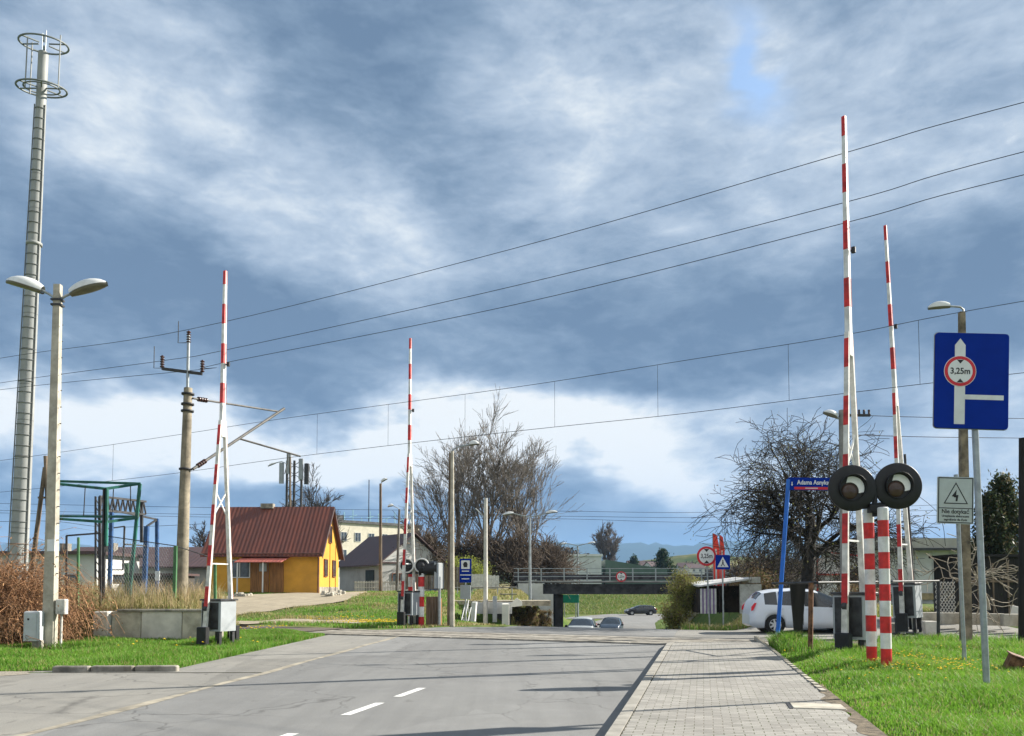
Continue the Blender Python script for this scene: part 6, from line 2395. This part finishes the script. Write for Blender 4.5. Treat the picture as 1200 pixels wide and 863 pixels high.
# big dark spreading tree on the right
b_ = base(947, 38)
bare_tree('bare_fruit_tree', 'big dark bare tree with a wide drooping crown behind the silver white car', b_, 21, bark, mat('twigs_dark', (.032, .028, .022), .95, .3, .8), leaves=(bud, 1500, .045),
          height=4.4, rad=.36, spread=.80, levels=5, nb_=[10, 6, 5, 4, 3], up=.11, gravity=.038, wob=.20, first=.36, ratio=.70, min_r=.010, width=1.0, trunk_lean=(-.03, 0))
# big trees by the bridge
for (px, D_, h_, seed, lab, w_) in ((538, 84, 8.8, 5, 'large bare brown tree left of the plain white pole', 1.0), (578, 80, 8.3, 8, 'tallest large bare brown tree behind the plain white pole', 1.0), (612, 82, 8.0, 14, 'bare brown tree right above the bridge end', 1.0)):
    b_ = base(px, D_)
    bare_tree('bare_tree', lab, b_, seed, bark_b, twig_b, 'big bare trees above the bridge end', sides=3,
              height=h_, rad=.30, spread=.38, levels=5, nb_=[9, 5, 4, 4, 3], up=.22, wob=.12, first=.12, ratio=.62, min_r=.016)
for (px, D_, h_, seed, lab) in ((500, 74, 4.0, 31, 'low brown bush left under the big bare trees'), (640, 80, 4.0, 33, 'low brown bush right under the big bare trees'), (603, 76, 3.6, 35, 'low brown bush in the middle under the big bare trees'), (560, 77, 3.8, 36, 'low brown bush behind the white board fence')):
    b_ = base(px, D_)
    bare_tree('bare_bush', lab, b_, seed, bark_b, mat('twigs_bush', (.13, .10, .075), .95, .3, .5), 'brown bushes under the big bare trees', cat='bush', sides=3,
              height=h_ * .7, rad=.12, spread=.7, levels=4, nb_=[14, 8, 6, 4], up=.15, wob=.15, first=.02, ratio=.75, min_r=.022)
# trees behind the yellow house
for (px, D_, h_, seed, lab) in ((349, 112, 8.5, 41, 'bare tree behind the dark antenna mast'), (372, 108, 9.6, 43, 'bare tree with a straight dark trunk right of the antenna mast'), (240, 90, 4.8, 45, 'small bare tree behind the left barrier arm'), (1158, 26.5, 2.0, 47, 'gnarled pale leafless shrub in front of the thujas')):
    b_ = base(px, D_)
    if px > 1000:
        bare_tree('gnarled_shrub', lab, (b_.x, b_.y, .9), seed, mat('pale_bark', (.30, .26, .20), .9, .2, 4), mat('pale_bark', (.30, .26, .20)), None, cat='shrub', sides=4,
                  height=1.4, rad=.06, spread=1.0, levels=3, nb_=[6, 4, 3], up=.0, wob=.35, first=.2, ratio=.85, min_r=.012)
    else:
        bare_tree('bare_tree', lab, b_, seed, bark, mat('twigs_grey', (.07, .06, .055), .95, .3, .5), 'bare trees behind the yellow house', sides=3,
                  height=h_, rad=.25, spread=.42, levels=4, nb_=[12, 7, 5, 4], up=.22, wob=.12, first=.15, ratio=.5, min_r=.022)
b_ = base(714, 250)
bare_tree('bare_tree', 'lone bare greyish tree above the green hall', (b_.x, 250, 0), 51, bark_b, mat('twigs_far', (.14, .12, .11), .95, .2, .3), None, sides=3,
          height=14, rad=.5, spread=.40, levels=4, nb_=[14, 7, 6, 5], up=.25, wob=.1, first=.12, ratio=.5, min_r=.05)
for (px, D_, h_, seed, lab) in ((890, 47, 2.6, 61, 'low dark brush left of the big dark tree trunk'), (1010, 50, 2.2, 63, 'bare brush behind the striped signal posts'), (925, 50, 2.8, 67, 'dark brush directly behind the silver white car')):
    b_ = base(px, D_)
    bare_tree('bare_bush', lab, b_, seed, bark, mat('twigs_brush', (.075, .058, .045), .95, .3, .5), None, cat='bush', sides=3,
              height=h_ * .6, rad=.08, spread=.8, levels=4, nb_=[10, 6, 5, 3], up=.12, wob=.2, first=.02, ratio=.8, min_r=.014)


def leafy(name, lab, loc, seed, rx, ry, rz_, n, size, material, cat='bush', cone=False, group=None, stem_m=None, clumps=26, boxy=False):
    """foliage as many small leaf faces gathered in clumps through the crown's volume"""
    r = np.random.default_rng(seed)
    t = thing(name, lab, cat, loc, 0, group)
    segs = []
    cs, ss = [], []
    for i in range(clumps):
        if cone:
            z = r.uniform(.05, 1) ** .85
            k = (1 - z) ** .8 + .05
            a = r.uniform(0, 2 * PI)
            q = np.array([rx * k * math.cos(a) * .8, ry * k * math.sin(a) * .8, rz_ * 2 * z])
            s = .26 * rx * (.5 + k)
        else:
            d = r.normal(0, 1, 3); d /= np.linalg.norm(d)
            k = r.uniform(.35, 1)
            q = np.array([rx * d[0] * k, ry * d[1] * k, rz_ * (1 + d[2] * k)])
            s = .24 * min(rx, rz_)
            if boxy:
                q = np.array([r.uniform(-rx, rx), r.uniform(-ry, ry), r.uniform(0, 2 * rz_)]); s = .07
        cs.append(q); ss.append(s)
        segs.append((np.array([0, 0, min(q[2] * .4, rz_ * .5)]), q, .035, .012))
    segs.append((np.array([0, 0, 0.]), np.array([0, 0, rz_ * (1.7 if cone else 1)]), .07, .03))
    idx = r.integers(0, clumps, n)
    C = np.array(cs)[idx] + r.normal(0, 1, (n, 3)) * np.array(ss)[idx][:, None] * np.array([1, 1, 1.25 if cone else .9])
    C[:, 2] = np.maximum(C[:, 2], .02)
    a = r.normal(0, 1, (n, 3)); a[:, 2] += .8 if cone else 0
    a /= np.linalg.norm(a, axis=1)[:, None]
    b = np.cross(a, r.normal(0, 1, (n, 3))); b /= np.linalg.norm(b, axis=1)[:, None]
    s = size * r.uniform(.5, 1.3, (n, 1))
    V = np.stack([C - a * s, C + b * s * .4, C + a * s, C - b * s * .4], 1).reshape(-1, 3)
    m = NPMesh(); tubes_np(m, segs, 5); m.build('stem', stem_m or bark, t)
    m = NPMesh(); m.quads(V, np.arange(n * 4).reshape(-1, 4)); m.build('foliage', material, t, smooth=False)
    return t


ever = blade_mat('evergreen_needles', (.012, .030, .012), (.03, .055, .02), (.05, .06, .02), .1)
ever2 = blade_mat('thuja_scales', (.025, .040, .018), (.05, .065, .03), (.12, .10, .05), .18)
willow = blade_mat('willow_leaves', (.16, .19, .045), (.26, .26, .07), (.20, .15, .08), .3)
ivy = blade_mat('brown_ivy', (.13, .085, .045), (.20, .14, .08), (.10, .13, .04), .2)
fors = blade_mat('spring_shrub', (.20, .26, .04), (.30, .33, .06), (.14, .15, .05), .25)
leafy('spruce', 'tall dark spruce standing alone before the brown hill', (W(777, 690, 230).x, 230, .5), 71, 3.4, 3.4, 5.6, 9000, .38, ever, 'tree', True, clumps=60)
leafy('spruce', 'small dark pointed spruce between the far houses', (W(743, 690, 330).x, 330, 3), 72, 3.0, 3.0, 5.6, 4000, .5, ever, 'tree', True, clumps=40)
leafy('thuja', 'dark thuja at right, the lower left one of the pair', base(1163, 33.5), 73, .95, .95, 2.45, 12000, .09, ever2, 'tree', True, 'thujas behind the scrap yard', clumps=60)
leafy('thuja', 'taller dark thuja at right beside the tarred pole', base(1178, 34), 74, 1.1, 1.1, 2.85, 14000, .09, ever2, 'tree', True, 'thujas behind the scrap yard', clumps=60)
leafy('evergreen_bush', 'dark evergreen bush between the sign posts at right', base(1142, 35), 75, .8, .8, 1.2, 6000, .09, ever2, clumps=30)
leafy('willow_bush', 'yellow green budding bush left of the striped shack', (W(803, 690, 43).x, 43, .1), 76, .95, 1.0, 1.15, 11000, .05, willow, clumps=60)
leafy('ivy_hedge', 'low green and brown hedge left of the shack at the road', (W(790, 690, 44).x, 44, -.6), 77, .7, .9, .8, 4500, .06, willow, clumps=30)
leafy('hedge', 'brown clipped hedge block left of the bridge abutment', (W(613, 690, 50).x, 50, -1.0), 78, .85, .6, .75, 14000, .05, ivy, 'hedge', clumps=110, boxy=True)
leafy('hedge', 'second brown clipped hedge block beside the double arm lamp post', (W(634, 690, 52).x, 52, -1.3), 79, .6, .6, .72, 11000, .05, ivy, 'hedge', clumps=90, boxy=True)
leafy('spring_shrub', 'bright yellow green shrub behind the blue information sign', base(552, 68), 80, 1.6, 1.2, 1.5, 7000, .08, fors, clumps=40)
leafy('spring_shrub', 'yellow green shrub left of the blue information sign', base(537, 69), 81, 1.1, 1.2, 1.7, 4500, .08, fors, clumps=30)
leafy('leafy_weeds', 'low mixed weeds at the subway entrance steps', (W(562, 690, 44).x, 44, -.75), 82, .6, .4, .2, 1500, .06, willow, clumps=20)
leafy('dark_ivy_bush', 'dark brown bush pressed against the shack by the blue post', (W(884, 690, 44).x, 44, .3), 83, 1.6, 1.0, 1.2, 5000, .06, ivy, clumps=50)
leafy('garden_bush', 'brownish bush beside the grey hall behind the right barrier', base(1000, 48), 84, 1.6, 1.0, .8, 4000, .06, ivy, clumps=40)
for i, (px, D_, r_, h_, lab) in enumerate(((700, 380, 14, 5, 'first'), (790, 520, 30, 8, 'second'), (850, 480, 26, 7, 'third'), (930, 420, 24, 6, 'fourth'), (1030, 460, 26, 6, 'fifth'), (655, 260, 12, 6, 'sixth'))):
    leafy('distant_tree_clump', ['distant brown tree clump above the warehouse roof', 'distant tree clump below the brown hill', 'distant tree clump behind the square blue sign', 'distant tree clump behind the blue street name post', 'distant tree clump behind the grey hall', 'brown tree clump left behind the warehouse'][i], (W(px, 690, D_).x, D_, 1), 90 + i, r_, 8, h_, 9000, .8, mat('far_twigs', (.09, .075, .06), .95, .3, .1), 'trees', clumps=60)


# dried vine thicket at the left edge
def thicket(lab, loc, seed, rx, ry, H, n, material, group=None, nm='dry_bush'):
    r = np.random.default_rng(seed)
    t = thing(nm, lab, 'bush', loc, 0, group)
    segs = []
    for i in range(n):
        p = np.array([r.normal(0, rx * .5), r.normal(0, ry * .5), 0.])
        d = np.array([r.normal(0, .25), r.normal(0, .25), 1.])
        hh_ = H * r.uniform(.45, 1.05) * math.exp(-(p[0] / (rx * 1.3)) ** 2)
        k = 9
        rad = r.uniform(.006, .016)
        st = hh_ / k * 1.35
        for j in range(k):
            d = d + r.normal(0, .28, 3)
            d[2] -= .16 * max(0, j - 3)
            d /= np.linalg.norm(d)
            q = p + d * st
            if q[2] < .02:
                break
            segs.append((p, q, rad, rad * .92))
            if j > 1 and r.uniform() < .5:
                e = d + r.normal(0, .8, 3); e /= np.linalg.norm(e)
                segs.append((q, q + e * st * r.uniform(.5, 1.6), rad * .6, rad * .3))
            p = q
            rad *= .92
    m = NPMesh(); tubes_np(m, segs, 3); m.build('stems', material, t)
    n2 = n * 6
    S = np.array([s[1] for s in segs])
    c = S[r.integers(0, len(S), n2)] + r.normal(0, .03, (n2, 3))
    a = r.normal(0, 1, (n2, 3)); a /= np.linalg.norm(a, axis=1)[:, None]
    b = np.cross(a, r.normal(0, 1, (n2, 3))); b /= np.linalg.norm(b, axis=1)[:, None]
    V = np.stack([c - a * .05, c + b * .018, c + a * .05, c - b * .018], 1).reshape(-1, 3)
    m = NPMesh(); m.quads(V, np.arange(n2 * 4).reshape(-1, 4)); m.build('dry_leaves', straw_d, t, smooth=False)
    return t


vine = mat('dry_vine', (.30, .16, .08), .9, .3, 2, island=.35)
straw_d = mat('dead_leaves', (.28, .16, .08), .9, .25, 2, island=.35)
b_ = base(0, 23.0)
thicket('dense thicket of dried orange brown stems left of the twin lamp post', (b_.x, b_.y, 0), 101, .9, .8, 3.3, 1150, vine, 'dry brown thickets')
b_ = base(-45, 23.0)
thicket('dried brown thicket cut by the left edge of the photo', (b_.x, b_.y, 0), 102, 1.5, .9, 2.9, 900, vine, 'dry brown thickets')
b_ = base(84, 24.2)
thicket('thin dried brambles between the twin lamp post and the gate frame', (b_.x, b_.y, .05), 103, .6, .4, 2.2, 45, vine, 'dry brown thickets')
b_ = base(110, 26.4)
0 and thicket('sparse dry brush behind the black gate frame', (b_.x, b_.y, .9), 104, 1.2, .7, 1.5, 60, vine, 'dry brown thickets')

# ------------------------------------------------------------------ haze
def haze():
    mb = MB()
    mb.add([(-9800, -4500, -12), (9800, -4500, -12), (9800, 9600, -12), (-9800, 9600, -12), (-9800, -4500, 460), (9800, -4500, 460), (9800, 9600, 460), (-9800, 9600, 460)],
           [(3, 2, 1, 0), (4, 5, 6, 7), (0, 1, 5, 4), (1, 2, 6, 5), (2, 3, 7, 6), (3, 0, 4, 7)])
    m = bpy.data.materials.new('haze')
    m.use_nodes = True
    nt = m.node_tree
    nt.nodes.clear()
    v = nt.nodes.new('ShaderNodeVolumePrincipled')
    v.inputs['Color'].default_value = (.33, .58, .95, 1)
    v.inputs['Density'].default_value = HAZE
    o_ = nt.nodes.new('ShaderNodeOutputMaterial')
    nt.links.new(v.outputs[0], o_.inputs['Volume'])
    o = mb.build('haze', m)
    tag(o, kind='stuff')


HAZE = 0.00011
haze()
